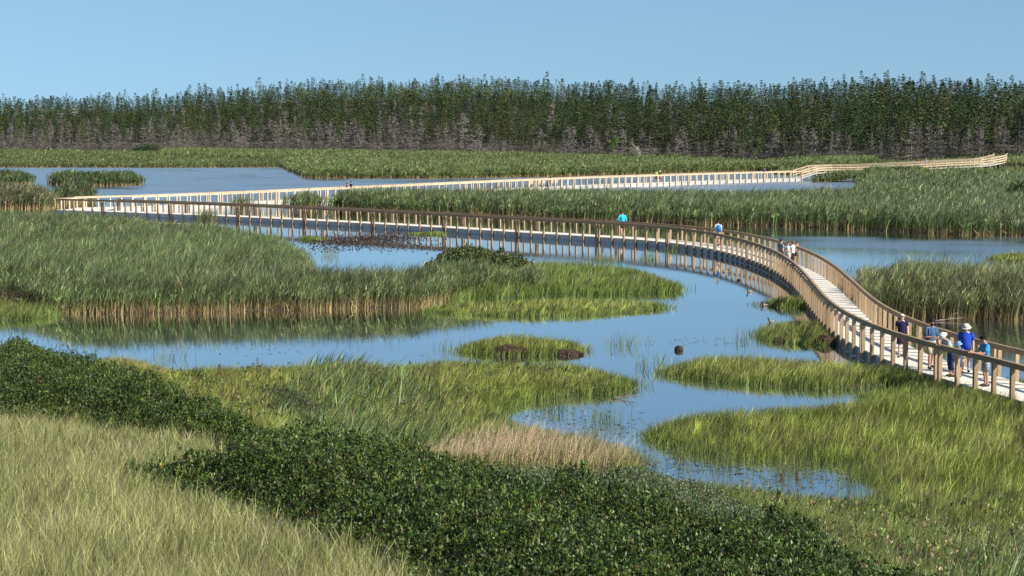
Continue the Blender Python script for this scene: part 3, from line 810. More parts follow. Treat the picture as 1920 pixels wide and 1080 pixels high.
thicket('shrub_thicket', W2['thicket_upper'], 'dark green glossy bayberry thicket at upper left, sloping down above the dune grass', 330, 1.25,
        kinds=[(0.0012, (0.20, 0.06, 0.02)), (0.045, (0.17, 0.19, 0.06)), (0.03, (0.11, 0.12, 0.03))])  # pale yellow-green sprigs carry leaf glints in their colour
thicket('shrub_thicket', W2['thicket_lower'], 'dark green glossy bayberry thicket across the bottom centre of the foreground', 430, 1.05,
        kinds=[(0.0015, (0.28, 0.14, 0.03)), (0.05, (0.17, 0.19, 0.06)), (0.05, (0.10, 0.11, 0.025))])  # pale sprigs again: glints put into the leaf colour
thicket('shrub_thicket', W2['gale'], 'greyer olive shrub band between the dark thicket and the tan plumes', 260, 0.55, (0.10, 0.135, 0.055), 0.022, 0.05, M_BLADE, [(0.08, (0.13, 0.085, 0.06))])
thicket('shrub_thicket', W2['gale_left'], 'small dark leafy patch beside the cattail clump', 170, 0.7, (0.055, 0.075, 0.032), 0.025, 0.06, M_BLADE, [(0.05, (0.14, 0.07, 0.05))])

def dune_grass():
    poly = W2['dune']
    P = scatter(poly, 560, 0.12)
    n = len(P)
    nz = fbm(P[:, 0] * 0.5, P[:, 1] * 0.35, 3); nz2 = fbm(P[:, 0] * 1.7 + 4, P[:, 1] * 1.3, 2)
    h = 0.54 * (1 + rng.normal(0, 0.25, n)) * (0.65 + 0.6 * nz)
    ww = np.maximum(0.005, px_w(P, 0.52)) * rng.uniform(0.6, 1.3, n)
    ang = rng.random(n) * 6.283 * 0.7 - 1.6 + (nz2 - 0.5) * 4
    amt = h * np.abs(rng.normal(0.42, 0.2, n))
    lean = np.stack([np.cos(ang) * amt, np.sin(ang) * amt], 1)
    g = jcol(n, (0.16, 0.195, 0.048), 0.35); tp = jcol(n, (0.315, 0.32, 0.115), 0.42)
    k = np.clip((nz - 0.25) * 1.6, 0.2, 1)[:, None]; tp = tp * k + (1 - k) * jcol(n, (0.20, 0.21, 0.075), 0.2)
    tv = tuft(P, 11.0, 6.0, 1.7); g = g * tv; tp = tp * tv
    isd = rng.random(n) < 0.10; tp[isd] = jcol(isd.sum(), (0.26, 0.18, 0.12)); g[isd] = jcol(isd.sum(), (0.2, 0.14, 0.09))
    parts = [blades(P, zroot(P), h, ww, lean, [g * 0.85, g, tp, tp], 1.0, seg=3)]
    join_blades('dune_grass', parts, M_BLADE, 'pale yellow marram grass covering the dune slope at lower left', 'grass')
dune_grass()

def cattail_clump(poly, label, dens, h=1.5, green=(0.062, 0.115, 0.042), name='cattail_clump'):
    dens *= 0.6; P = scatter(poly, dens, 0.15); n = len(P)
    nz = fbm(P[:, 0] * 0.6, P[:, 1] * 0.5, 2)
    hh = h * (1 + rng.normal(0, 0.16, n)) * (0.7 + 0.5 * nz)
    ww = np.maximum(0.02, px_w(P, 0.95)) * rng.uniform(0.8, 1.3, n)
    lean = np.stack([hh * rng.normal(0.32, 0.2, n), hh * rng.normal(0, 0.2, n)], 1)
    g = jcol(n, green, 0.4); tp = jcol(n, (0.12, 0.165, 0.065), 0.45)
    tv = tuft(P, 6.0, 3.0, 2.2); g = g * tv; tp = tp * tv
    y = rng.random(n) < 0.12; tp[y] = jcol(y.sum(), (0.28, 0.24, 0.11))
    parts = [blades(P, zroot(P), hh, ww, lean, [g, g, tp, tp], 1.2, seg=3)]
    Q = P[rng.random(n) < 0.012]; k = len(Q)
    hq = h * rng.uniform(0.8, 0.95, k)
    parts.append(blades(Q, zroot(Q) + hq - 0.16, np.full(k, 0.2), np.full(k, 0.035), np.zeros((k, 2)), [np.tile((0.06, 0.025, 0.012), (k, 1))] * 2, 0.2, seg=2))
    join_blades(name, parts, M_BLADE, label, 'cattails')
cattail_clump(W2['cattails'], 'clump of broad bluish green cattail blades near the centre left', 40, 0.9, (0.066, 0.125, 0.036))
sedge('sedge_patch', W2['mixed'], 'mixed green weeds between the cattails and the dark thicket', 150, 0.7, (0.10, 0.14, 0.04), (0.22, 0.21, 0.08), cat='grass')
sedge('weedy_grass', W2['weedy'], 'mixed weedy grass with reddish seed heads at lower right', 190, 0.62, (0.095, 0.135, 0.030), (0.20, 0.20, 0.075), red=0.10, cat='grass')
sedge('sedge_patch', upoly([(560,760,.3),(850,810),(960,800),(1190,850),(1240,900),(1000,900),(700,870),(520,810)]), 'short green undergrowth along the near shore below the tan plumes', 110, 0.5, (0.10, 0.125, 0.032), (0.20, 0.19, 0.07))
def plumes():
    poly = W2['tan_plumes']; P = scatter(poly, 120, 0.2); n = len(P)
    hump = np.exp(-((P[:, 0] / P[:, 1] * F + 960 - 1000) / 130) ** 2)
    hh = (0.45 + 0.5 * hump) * (1 + rng.normal(0, 0.2, n))
    lean = np.stack([hh * rng.normal(0.28, 0.22, n), hh * rng.normal(0, 0.2, n)], 1)
    c = jcol(n, (0.46, 0.34, 0.18), 0.3); t = jcol(n, (0.78, 0.54, 0.38), 0.25)
    gr = rng.random(n) < 0.4; c[gr] = jcol(gr.sum(), (0.15, 0.17, 0.05))
    parts = [blades(P, zroot(P), hh, np.maximum(0.012, px_w(P, 0.5)), lean, [c, c, t], 0.8, seg=2)]
    join_blades('dry_grass_plumes', parts, M_BLADE, 'tan dry grass plumes by the water below the centre', 'grass')
plumes()
# sparse emergent stems standing in the shallows
def emergent():
    spots = [(320,672,18,8),(298,680,10,6),(1165,648,40,9),(1400,640,30,10),(1210,690,22,10),(1250,690,18,8),(620,480,25,7),(1490,482,50,6),(1130,490,60,8),(1260,470,40,5),(1215,485,40,6),(840,655,15,8),(1100,830,60,10),(1040,770,60,12),(1480,890,120,18),(1350,870,80,12),(1600,900,70,14),(1130,790,60,12),(1280,860,60,10),(900,745,30,6)]
    Ps = []
    for x, y, k, s in spots:
        for _ in range(k * 2):
            Ps.append(un(x + random.gauss(0, s * 1.8), y + random.gauss(0, s * 0.35)))
    P = np.array(Ps); n = len(P)
    h = rng.uniform(0.25, 0.8, n)
    lean = np.stack([h * rng.normal(0.15, 0.25, n), h * rng.normal(0, 0.2, n)], 1)
    g = jcol(n, (0.09, 0.13, 0.03), 0.25); t = jcol(n, (0.17, 0.17, 0.06), 0.25)
    join_blades('water_rushes', [blades(P, np.full(n, -0.05), h, np.maximum(0.01, px_w(P, 0.4)), lean, [g, t], 0.5, seg=2)], M_BLADE, 'sparse thin rushes standing in open water', 'rushes')
    # reeds poking through beside the boardwalks
    for (x, y, h0, k, lab) in ((385,417,1.5,150,'small brownish reed tuft against the near boardwalk left of the middle'), (452,391,1.9,110,'dark reed tuft between the two boardwalk legs'), (540,387,1.8,60,'thin reeds beside the far boardwalk at the left end of the middle reed bed')):
        P = np.array([un(x + random.gauss(0, 9), y + random.gauss(0, 1.2)) for _ in range(k)])
        n = len(P); h = h0 * rng.uniform(0.6, 1.05, n)
        lean = np.stack([h * rng.normal(0.2, 0.15, n), h * rng.normal(0, 0.1, n)], 1)
        g = jcol(n, (0.10, 0.11, 0.035), 0.25); t = jcol(n, (0.11, 0.14, 0.05), 0.25)
        join_blades('reed_tuft', [blades(P, np.full(n, -0.05), h, px_w(P, 0.6), lean, [g, g, t], 0.6, seg=2)], M_BLADE, lab, 'reeds')
emergent()
# brown pondweed and mud
def pondweed():
    Ps = []
    for x, y, sx, sy, k in ((650,452,45,5,2600),(720,446,50,5,2600),(620,466,25,4,300),(760,466,60,4,300),(700,459,50,4,500)):
        for _ in range(k): Ps.append(un(x + random.gauss(0, sx), y + random.gauss(0, sy)))
    P = np.array(Ps); n = len(P); h = rng.uniform(0.03, 0.13, n)
    lean = rng.normal(0, 0.12, (n, 2)); c = jcol(n, (0.050, 0.032, 0.024), 0.4); 
    join_blades('pondweed', [blades(P, np.full(n, -0.02), h, rng.uniform(0.04, 0.13, n), lean, [c, c], 0.3, seg=2)], M_BLADE, 'dark brown weed mat floating inside the near boardwalk', 'pondweed')
    sedge('sedge_patch', upoly([(765,440),(835,441),(838,431,.3),(800,428,.4),(765,430,.4)]), 'tiny bright green grass strip beside the brown weed mat', 60, 0.45, (0.13, 0.18, 0.03), (0.18, 0.22, 0.05))
    sedge('sedge_patch', upoly([(552,450),(600,452),(602,442,.3),(560,438,.4)]), 'light green sedge patch at the left end of the brown weed mat', 40, 0.55, (0.12, 0.16, 0.03), (0.18, 0.2, 0.05))
pondweed()

M_MUD = mat_plain('peat', (0.040, 0.024, 0.017), 0.9, 0.5, 9, 0.2, 0.8)
def mound(name, c, size, label, cat, mat=M_MUD, seed=0, z=0.0, rough=0.75):
    me = bpy.data.meshes.new(name); bm = bmesh.new()
    bmesh.ops.create_icosphere(bm, subdivisions=4, radius=1)
    r = np.random.default_rng(seed)
    o = r.random(3) * 50
    for v in bm.verts:
        n = fbm(np.array([v.co.x * 2.2 + o[0]]), np.array([v.co.y * 2.2 + v.co.z * 1.7 + o[1]]), 4)[0]
        v.co *= 1 + rough * (n - 0.5)
        v.co = Vector((v.co.x * size[0], v.co.y * size[1], v.co.z * size[2]))
    bm.to_mesh(me); bm.free()
    o = link(name, me, mat); o.location = (c[0], c[1], z)
    return tag(o, label, cat)
mound('rock', un(1273, 657), (0.19, 0.17, 0.15), 'dark brown rock standing alone in the water right of centre', 'rock', seed=2, z=0.05, rough=0.35)
mound('mud_bank', un(955, 665), (0.8, 0.3, 0.34), 'dark peat bank along the front of the oval islet', 'mud bank', seed=3, z=0.02)
mound('mud_bank', un(1064, 665), (0.6, 0.3, 0.2), 'low brown peat hump at the right end of the oval islet', 'mud bank', seed=4, z=0.02)
mound('mud_bank', un(1545, 645), (0.45, 0.4, 0.34), 'rounded peat lump under the islet grass beside the boardwalk', 'mud bank', seed=5, z=0.03)
mound('mud_bank', un(1478, 640), (0.9, 0.4, 0.18), 'low muddy edge of the grass islet beside the boardwalk', 'mud bank', seed=6, z=0.0)
sedge('sedge_patch', WP['left_scrub'], 'green grass bank at left edge below the purplish scrub', 70, 0.75, (0.09, 0.12, 0.028), (0.17, 0.17, 0.06))
thicket('shrub_thicket', upoly([(-100,572),(60,575),(112,585),(118,575),(60,556,.3),(-100,550,.3)]), 'low purplish brown scrub at left edge before the broad reed bed', 120, 1.0, (0.075, 0.07, 0.035), 0.05, 0.12, M_BLADE, [(0.5, (0.085, 0.058, 0.055))])
thicket('shrub_mound', upoly([(795,512,.2),(900,517,.2),(1000,508,.2),(1005,490,.5),(960,479,.9),(900,474,1.0),(840,477,.9),(800,487,.6)]), 'rounded dark green shrub mound on the reed bed near picture centre', 160, 1.15, (0.090, 0.112, 0.036), 0.07, 0.15, M_BLADE, [(0.25, (0.09, 0.11, 0.03))])
thicket('shrub_mound', upoly([(1870,396,.1),(1950,398,.1),(2000,380,.5),(1940,362,1.5),(1890,368,1.2)]), 'dark leafy shrub rising from the meadow at right edge', 18, 2.3, (0.045, 0.07, 0.02), 0.12, 0.25, M_BLADE)
thicket('twig_heap', upoly([(1188,862),(1215,878),(1248,880),(1240,862,.3),(1205,850,.4)]), 'tangle of dark reddish twigs at the left end of the small pool', 130, 0.45, (0.05, 0.022, 0.016), 0.012, 0.16, M_BLADE)

def driftwood(px, label, length, ang):
    p = un(*px); mb = MB()
    pts = [Vector((t * length - length / 2, 0.05 * math.sin(t * 5), 0.03 + 0.12 * t)) for t in np.linspace(0, 1, 6)]
    mb.tube(pts, [0.03, 0.028, 0.025, 0.02, 0.016, 0.008], 7)
    mb.tube([pts[3], pts[3] + Vector((0.15, 0.1, 0.2)), pts[3] + Vector((0.35, 0.12, 0.28))], [0.016, 0.012, 0.006], 6)
    mb.tube([pts[2], pts[2] + Vector((0.1, -0.1, 0.12)), pts[2] + Vector((0.2, -0.2, 0.1))], [0.015, 0.01, 0.005], 6)
    o = mb.build('driftwood', M_DEADBARK, None, True); o.location = (p[0], p[1], 0); o.rotation_euler = (0, 0, ang)
    tag(o, label, 'driftwood')
driftwood((1472, 636), 'short pale driftwood stick at the muddy islet by the boardwalk', 1.2, 0.3)
driftwood((1780, 602), 'bare forked branch in the water before the right reed bed', 1.5, 0.3)
driftwood((30, 383), 'pale broken stalk leaning by the left reed clump', 2.2, 0.6)
driftwood((1175, 748), 'thin floating branch in the middle channel', 0.9, 0.1)

def dock_stalk(px, h, label):
    p = un(*px); z = float(ground(*p)); r = random.Random(px[0])
    mb = MB()
    mb.tube([(0, 0, 0), (0.02, 0, h * 0.5), (0.03, 0.01, h)], [0.008, 0.007, 0.004], 6)
    for k in range(70):
        t = r.uniform(0.45, 1); a = r.uniform(0, 6.28); rr = 0.055 * (1.15 - t) + 0.012
        c = Vector((0.025 + math.cos(a) * rr, math.sin(a) * rr, h * t)); s = r.uniform(0.009, 0.015)
        mb.tube([c - Vector((0, 0, s)), c, c + Vector((0, 0, s))], [0.003, s * 0.8, 0.003], 5)
    o = mb.build('dock_seed_stalk', M_SEED); o.location = (p[0], p[1], z)
    tag(o, label, 'plant', 'rusty brown dock seed stalks')
M_SEED = mat_plain('rusty_seeds', (0.11, 0.035, 0.018), 0.8, 0.3, 40)
dock_stalk((411, 722), 0.75, 'rusty dock seed stalk, left of two behind the dark thicket')
dock_stalk((482, 712), 0.80, 'rusty dock seed stalk, right of two beside the cattails')
dock_stalk((1463, 918), 0.42, 'short rusty seed stalk, left of the pair by the small pool')
dock_stalk((1492, 916), 0.45, 'short rusty seed stalk, right of the pair by the small pool')
dock_stalk((1752, 950), 0.42, 'short rusty seed stalk alone in the grass at lower right')
thicket('weed_patch', W2['weedy'], 'low leafy weeds mixed into the grass at lower right', 13, 0.5, (0.14, 0.165, 0.045), 0.03, 0.09, M_BLADE, [(0.18, (0.28, 0.20, 0.09)), (0.06, (0.18, 0.10, 0.07))])
thicket('weed_patch', WP['near_sedge'], 'olive leafy weeds mixed into the central sedge flat', 12, 0.5, (0.10, 0.13, 0.04), 0.035, 0.10, M_BLADE, [(0.2, (0.17, 0.14, 0.06))])
cattail_clump(upoly([(1800,1078),(1840,1060),(1960,1060),(2000,1200),(1820,1200)]), 'cattail clump in the bottom right corner', 30, 0.95, (0.075, 0.105, 0.035))
def goldenrod(px, label):
    p = un(*px); z = float(ground(*p)); r = random.Random(px[0]); h = 0.5
    root = empty('goldenrod', (p[0], p[1], z)); tag(root, label, 'flower')
    st = MB(); st.tube([(0, 0, 0), (0.02, 0, h * .6), (0.04, 0, h)], [0.007, 0.006, 0.004], 6); st.build('stem', M_STEM, root)
    fl = MB()
    for k in range(60):
        a = r.uniform(0, 6.28); t = r.uniform(0, 1); c = Vector((0.04 + math.cos(a) * 0.035 * (1 - t), math.sin(a) * 0.035 * (1 - t), h - 0.06 + t * 0.1)); s = 0.009
        fl.tube([c - Vector((0, 0, s)), c, c + Vector((0, 0, s))], [0.004, s, 0.004], 5)
    fl.build('flower_head', M_GOLD, root)
M_STEM = mat_plain('stem', (0.09, 0.13, 0.03), 0.7); M_GOLD = mat_plain('gold_petals', (0.62, 0.40, 0.03), 0.7)
goldenrod((352, 828), 'yellow flower spike at the lower edge of the upper thicket')
goldenrod((298, 920), 'small yellow flower in the dune grass below the lower thicket tip')
goldenrod((412, 948), 'yellow flower at the left flank of the lower thicket')

# ------------------------------------------------------------------ forest
def tuft_quads(C, d, L, W, r, droop=0.0):
    """flat quads at C pointing along d."""
    n = len(C)
    side = np.cross(d, r.normal(0, 1, (n, 3)) * (1 if not droop else droop) + (0 if not droop else np.array([0, 0, 1.0]))); side /= np.linalg.norm(side, axis=1)[:, None] + 1e-9
    a = C - d * (L / 2)[:, None]; e = C + d * (L / 2)[:, None]
    b = C + side * (W / 2)[:, None]; g = C - side * (W / 2)[:, None]
    return np.stack([a, b, e, g], 1)
def spruce_arrays(h, R, seed, whorls=17, nb=8, nt=5, dead=False, tint=(0.035, 0.055, 0.022), clear=0.06, size=1.0):
    r = np.random.default_rng(seed)
    Q = []; Cc = []
    lopl = r.random() * 6.28
    for i in range(whorls):
        t = clear + (1 - clear) * (i + r.uniform(-0.35, 0.35)) / whorls
        t = 1 - (1 - min(max(t, 0.02), 0.99)) ** 1.5
        rad0 = R * (1 - t) ** (0.84 if not dead else 0.85) * r.uniform(0.72, 1.15) + 0.12
        k = max(4, int(nb * (0.55 + 0.5 * (1 - t))))
        for j in range(k):
            a = 2 * math.pi * (j + r.random() * 0.9) / k + i * 1.3
            rad = rad0 * r.uniform(0.55, 1.18) * (1 + 0.15 * math.cos(a - lopl))
            if r.random() < (0.10 if not dead else 0.18): continue
            el = r.uniform(-0.35, 0.05) if t < 0.6 else r.uniform(-0.1, 0.5)
            dv = np.array([math.cos(a) * math.cos(el), math.sin(a) * math.cos(el), math.sin(el)])
            s = np.linspace(0.28, 1.0, nt)
            up = (s ** 2) * 0.16 * rad
            C = np.outer(s * rad, dv) + np.stack([0 * s, 0 * s, t * h + up], 1)
            if dead:
                # the limb itself, then ragged twigs
                Q.append(tuft_quads(np.array([dv * rad * 0.5 + [0, 0, t * h]]), dv[None, :], np.array([rad]), np.array([0.07 * size]), r))
                Cc.append(jcol(1, tint, 0.2, 0.05, r))
                C = C + r.normal(0, 0.10 * rad + 0.03, C.shape)
                dd = dv + r.normal(0, 0.65, (nt, 3)); dd /= np.linalg.norm(dd, axis=1)[:, None]
                Q.append(tuft_quads(C, dd, r.uniform(0.5, 1.1, nt) * size, r.uniform(0.07, 0.16, nt) * size, r))
            else:
                C = C + r.normal(0, 0.07 * rad + 0.02, C.shape)
                dd = dv + r.normal(0, 0.38, (nt, 3)); dd[:, 2] *= 0.6; dd[:, 2] -= 0.16; dd /= np.linalg.norm(dd, axis=1)[:, None]
                Q.append(tuft_quads(C, dd, r.uniform(0.55, 0.95, nt) * size * (0.5 + 0.5 * rad / R), r.uniform(0.32, 0.58, nt) * size * (0.55 + 0.45 * rad / R), r, 0.55 if t < 0.72 else 0.9))
            Cc.append(jcol(nt, tint, 0.14, 0.06, r) * r.uniform(0.82, 1.18))
    # leader
    Q.append(tuft_quads(np.array([[0, 0, h * 0.985]]), np.array([[0, 0, 1.0]]), np.array([0.045 * h]), np.array([0.22]) if not dead else np.array([0.1]), r)); Cc.append(jcol(1, tint, 0.1, 0.05, r))
    Q = np.concatenate(Q); Cc = np.concatenate(Cc)
    return Q, Cc
def crown_mesh(name, Q, Cc):
    return raw_mesh(name, Q.reshape(-1, 3), [np.arange(len(Q) * 4).reshape(-1, 4)], np.repeat(Cc, 4, 0))
def trunk_mesh(name, h, r0):
    mb = MB(); mb.tube([(0, 0, -0.3), (0.03, 0, h * 0.4), (0, 0.03, h * 0.96)], [r0, r0 * 0.65, 0.02], 7)
    me = bpy.data.meshes.new(name); me.from_pydata(mb.v, [], mb.f); me.update()
    return me

GREENS = [(0.041, 0.066, 0.018), (0.056, 0.069, 0.020), (0.035, 0.062, 0.021), (0.068, 0.072, 0.023), (0.047, 0.058, 0.018), (0.059, 0.085, 0.022)]
DEADC = [(0.180, 0.155, 0.140), (0.15, 0.130, 0.118), (0.215, 0.19, 0.172), (0.135, 0.115, 0.10)]
live = []; deadv = []
for k in range(20):
    h = 10.0
    tn_ = np.array(GREENS[k % 6]) * (0.5 + 1.0 * ((k * 7) % 20) / 20) * (np.array([0.72, 0.95, 1.15]) if k % 3 == 0 else np.array([1.08, 1.0, 0.85]))
    q, c = spruce_arrays(h, random.uniform(1.9, 2.7), 100 + k, whorls=22, nt=6, size=0.66, tint=tuple(tn_), clear=0.05 + 0.1 * random.random())
    me = crown_mesh('spruce_crown', q, c); me.materials.append(M_NEEDLE)
    tm = trunk_mesh('spruce_trunk', h, 0.16); tm.materials.append(M_BARK)
    live.append((me, tm))
for k in range(6):
    q, c = spruce_arrays(10.0, 2.5 + 0.9 * random.random(), 200 + k, whorls=19, nb=8, nt=6, dead=True, tint=DEADC[k % 4], clear=0.03)
    me = crown_mesh('dead_crown', q, c); me.materials.append(M_NEEDLE)
    tm = trunk_mesh('dead_trunk', 10.0, 0.13); tm.materials.append(M_DEADBARK)
    deadv.append((me, tm))
def put_tree(name, pair, X, Y, h, wide, label, cat, group):
    z = float(ground(X, Y))
    root = empty(name, (X, Y, z), random.random() * 6.28)
    s = h / 10.0
    root.scale = (s * wide, s * wide, s)
    tag(root, label, cat, group)
    a = bpy.data.objects.new('crown', pair[0]); COL.objects.link(a); a.parent = root
    b = bpy.data.objects.new('trunk', pair[1]); COL.objects.link(b); b.parent = root
    return root
def xs_at(Y, px): return (px - 960) / F * Y

# dead grey trees along the front of the wood
nd = 0
for i in range(190):
    px = -40 + 2010 * (i + random.random()) / 190
    u = (px - 960) / F
    Y = 450.0
    for _ in range(8): Y = float(fedge(u * Y))
    thin = 1.0 if px < 900 else 0.62
    if random.random() > thin: continue
    Y += abs(random.gauss(0, 5 if px < 900 else 3))
    h = random.uniform(4.5, 8.5) if px < 900 else random.uniform(3.6, 7.2)
    put_tree('dead_spruce', random.choice(deadv), u * Y, Y, h, random.uniform(1.05, 1.5), 'bare grey dead spruce along the front edge of the wood', 'tree', 'dead grey spruces fronting the wood')
    nd += 1
# live spruces, the front ranks one by one
placed = []
def free(X, Y, dmin):
    for a, b in placed[-400:]:
        if (a - X) ** 2 + (b - Y) ** 2 < dmin * dmin: return False
    return True
cnt = 0
tries = 0
while cnt < 300 and tries < 20000:
    tries += 1
    px = random.uniform(-50, 1970); u = (px - 960) / F
    off = 2 + 30 * random.random() ** 1.15
    Y = 450.0
    for _ in range(8): Y = float(fedge(u * Y)) + off
    if px < 900: Y += 6
    X = u * Y
    if not free(X, Y, 2.2): continue
    placed.append((X, Y))
    rgt = sstep(800, 1500, px)
    h = random.uniform(3.6, 6.8) + random.uniform(0.2, 3.2) * rgt + (off / 30) * 0.8
    if off < 8: h *= random.uniform(0.6, 1.0)
    put_tree('spruce', random.choice(live), X, Y, h, random.uniform(0.9, 1.35), 'dark green living spruce standing in the front ranks of the wood', 'tree', 'living spruces in the front ranks of the wood')
    cnt += 1
# the wood behind: one mass
def deep_wood():
    lib = []
    for k in range(16):
        lib.append(spruce_arrays(10.0, random.uniform(1.7, 2.5), 300 + k, whorls=15, nb=6, nt=4, tint=GREENS[k % 6], clear=0.04, size=0.8))
    libd = [spruce_arrays(10.0, 1.9, 330 + k, whorls=13, nb=6, nt=3, dead=True, tint=DEADC[k % 4], clear=0.1, size=1.1) for k in range(3)]
    Qs = []; Cs = []
    n = 0
    r = np.random.default_rng(11)
    pts = []
    for _ in range(6500):
        px = r.uniform(-120, 2040); u = (px - 960) / F
        off = 26 + 150 * r.random() ** 1.1
        Y = 450.0
        for _ in range(5): Y = float(fedge(u * Y)) + off
        pts.append((u * Y, Y, off, px))
    pts = np.array(pts)
    for X, Y, off, px in pts:
        cell = (int(X / 1.7), int(Y / 1.7))
        if cell in seen: continue
        seen.add(cell)
        pd = 0.10 if px < 900 else 0.05
        lb = libd if r.random() < pd * (1 if off < 70 else 0.3) else lib
        q, c = lb[r.integers(len(lb))]
        h = r.normal(5.5, 0.95) + 0.4 * float(sstep(900, 1600, px)) + (r.random() < 0.15) * r.uniform(0.6, 2.2)
        s = h / 10; a = r.random() * 6.28; wd = s * r.uniform(1.1, 1.6)
        ca, sa = math.cos(a), math.sin(a)
        x = (q[..., 0] * ca - q[..., 1] * sa) * wd + X; y = (q[..., 0] * sa + q[..., 1] * ca) * wd + Y
        z = q[..., 2] * s + float(ground(X, Y))
        Qs.append(np.stack([x, y, z], -1)); Cs.append(c * r.uniform(0.5, 1.5) * (np.array([0.75, 0.95, 1.15]) if r.random() < 0.35 else np.array([1.05, 1.0, 0.9])))
    me = crown_mesh('spruce_wood', np.concatenate(Qs).astype(np.float32), np.concatenate(Cs))
    tag(link('spruce_wood', me, M_NEEDLE), 'deep spruce wood rising on the hill behind the front trees', 'wood', kind='stuff')
seen = set()
deep_wood()
# lighter broadleaf trees in the wood
def leafy_crown(name, seed, h, R, col, n=900, lobes=7, leaf=0.35):
    r = np.random.default_rng(seed)
    L = np.stack([r.normal(0, R * 0.45, lobes), r.normal(0, R * 0.45, lobes), h * r.uniform(0.4, 0.85, lobes)], 1)
    rr = R * r.uniform(0.35, 0.62, lobes)
    k = r.integers(lobes, size=n)
    d = r.normal(0, 1, (n, 3)); d /= np.linalg.norm(d, axis=1)[:, None]
    C = L[k] + d * (rr[k] * r.uniform(0.5, 1.1, n))[:, None]
    dd = r.normal(0, 1, (n, 3)); dd /= np.linalg.norm(dd, axis=1)[:, None]
    q = tuft_quads(C, dd, r.uniform(0.7, 1.3, n) * leaf, r.uniform(0.5, 0.9, n) * leaf, r)
    cc = jcol(n, col, 0.25, 0.08, r) * r.uniform(0.75, 1.25, lobes)[k][:, None]
    me = crown_mesh(name, q, cc); me.materials.append(M_NEEDLE)
    return me
bl = [leafy_crown('leafy_crown', 400 + k, 10, 3.4, (0.062, 0.085, 0.024)) for k in range(3)]
bt = trunk_mesh('leafy_trunk', 8.5, 0.2); bt.materials.append(M_BARK)
for px, off, h in ((640,95,9.5),(672,90,9.2),(700,88,9.6),(720,84,9.3),(742,80,9.4),(770,84,9.3),(800,88,9.8),(826,82,9.6),(850,86,9.7),(880,80,9.8),(910,84,9.4),(935,88,9.6),(600,85,9.0),(560,88,9.2),(965,82,9.2),(1010,86,9.0)):
    u = (px - 960) / F; Y = 450.0
    for _ in range(8): Y = float(fedge(u * Y)) + off
    put_tree('broadleaf_tree', (random.choice(bl), bt), u * Y, Y, h + 0.6, random.uniform(0.8, 1.1), 'paler yellow green rounded tree among the dark spruces on the hill', 'tree', 'yellow green broadleaf trees on the hill')
def single(name, pair, px, h, wide, label, off=-1.5, cat='tree'):
    u = (px - 960) / F; Y = 450.0
    for _ in range(8): Y = float(fedge(u * Y)) + off
    return put_tree(name, pair, u * Y, Y, h, wide, label, cat, None)
br = leafy_crown('leafy_crown', 450, 10, 2.2, (0.085, 0.150, 0.025), 420, 6, 0.5)
single('broadleaf_tree', (br, bt), 1150, 6.0, 0.8, 'bright green small broadleaf tree at the wood edge right of centre', 0.5)
sh = leafy_crown('leafy_crown', 451, 10, 6.5, (0.040, 0.068, 0.022), 1400, 12, 0.7)
single('round_shrub', (sh, bt), 283, 2.6, 1.6, 'round dark green shrub before the grey dead trees at left', -8, 'shrub')
single('round_shrub', (sh, bt), 258, 1.9, 1.6, 'smaller low dark green shrub touching the round shrub at left', -10, 'shrub')
sh2 = leafy_crown('leafy_crown', 452, 10, 3.0, (0.055, 0.095, 0.025), 700, 8, 0.5)
single('broadleaf_tree', (sh2, bt), 1412, 6.2, 0.8, 'mid green leafy bush between grey dead spruces at the wood edge, right of centre', -0.5)
# bleached forked snag
def snag(px, label):
    u = (px - 960) / F; Y = 450.0
    for _ in range(8): Y = float(fedge(u * Y)) - 2
    r = random.Random(px); mb = MB()
    mb.tube([(0, 0, -0.2), (0.1, 0, 1.4), (0.5, 0, 2.6)], [0.16, 0.13, 0.10], 7)
    for k in range(26):
        a = r.uniform(0, 6.28); b = Vector((0.1 + r.uniform(0, 0.4), 0, r.uniform(0.6, 2.6))); L = r.uniform(1.0, 2.6)
        e = Vector((math.cos(a) * 0.8, math.sin(a) * 0.5, r.uniform(0.1, 0.8))) * L
        mb.tube([b, b + e * 0.5 + Vector((0, 0, 0.1)), b + e], [0.07, 0.05, 0.02], 5)
    o = mb.build('forked_snag', M_SNAG); o.location = (u * Y, Y, float(ground(u * Y, Y)))
    tag(o, label, 'dead tree')
M_SNAG = mat_plain('bleached_wood', (0.42, 0.38, 0.33), 0.9, 0.25, 3)
snag(1195, 'bleached white forked snag at the wood edge right of centre')

# ------------------------------------------------------------------ people
SKIN = {}
def skin_mat(c):
    if c not in SKIN: SKIN[c] = mat_plain('skin', c, 0.55, 0.06, 12, 0.3)
    return SKIN[c]
CLOTH = {}
def cloth(c, check=None):
    k = (c, check)
    if k not in CLOTH:
        m = mat_plain('cloth', c, 0.9, 0.14, 14, 0.1, 0.15)
        if check:
            nt = m.node_tree; b = nt.nodes['Principled BSDF']
            ck = nt.nodes.new('ShaderNodeTexChecker'); ck.inputs['Scale'].default_value = 22
            ck.inputs['Color1'].default_value = (*c, 1); ck.inputs['Color2'].default_value = (*check, 1)
            tc = nt.nodes.new('ShaderNodeTexCoord'); nt.links.new(tc.outputs['Object'], ck.inputs['Vector'])
            nt.links.new(ck.outputs['Color'], b.inputs['Base Color'])
        CLOTH[k] = m
    return CLOTH[k]
M_DARK = mat_plain('dark_glass', (0.012, 0.012, 0.014), 0.25, 0.1, 10, 0.5)
PALE, TAN, BROWN = (0.55, 0.34, 0.25), (0.45, 0.26, 0.17), (0.30, 0.165, 0.10)

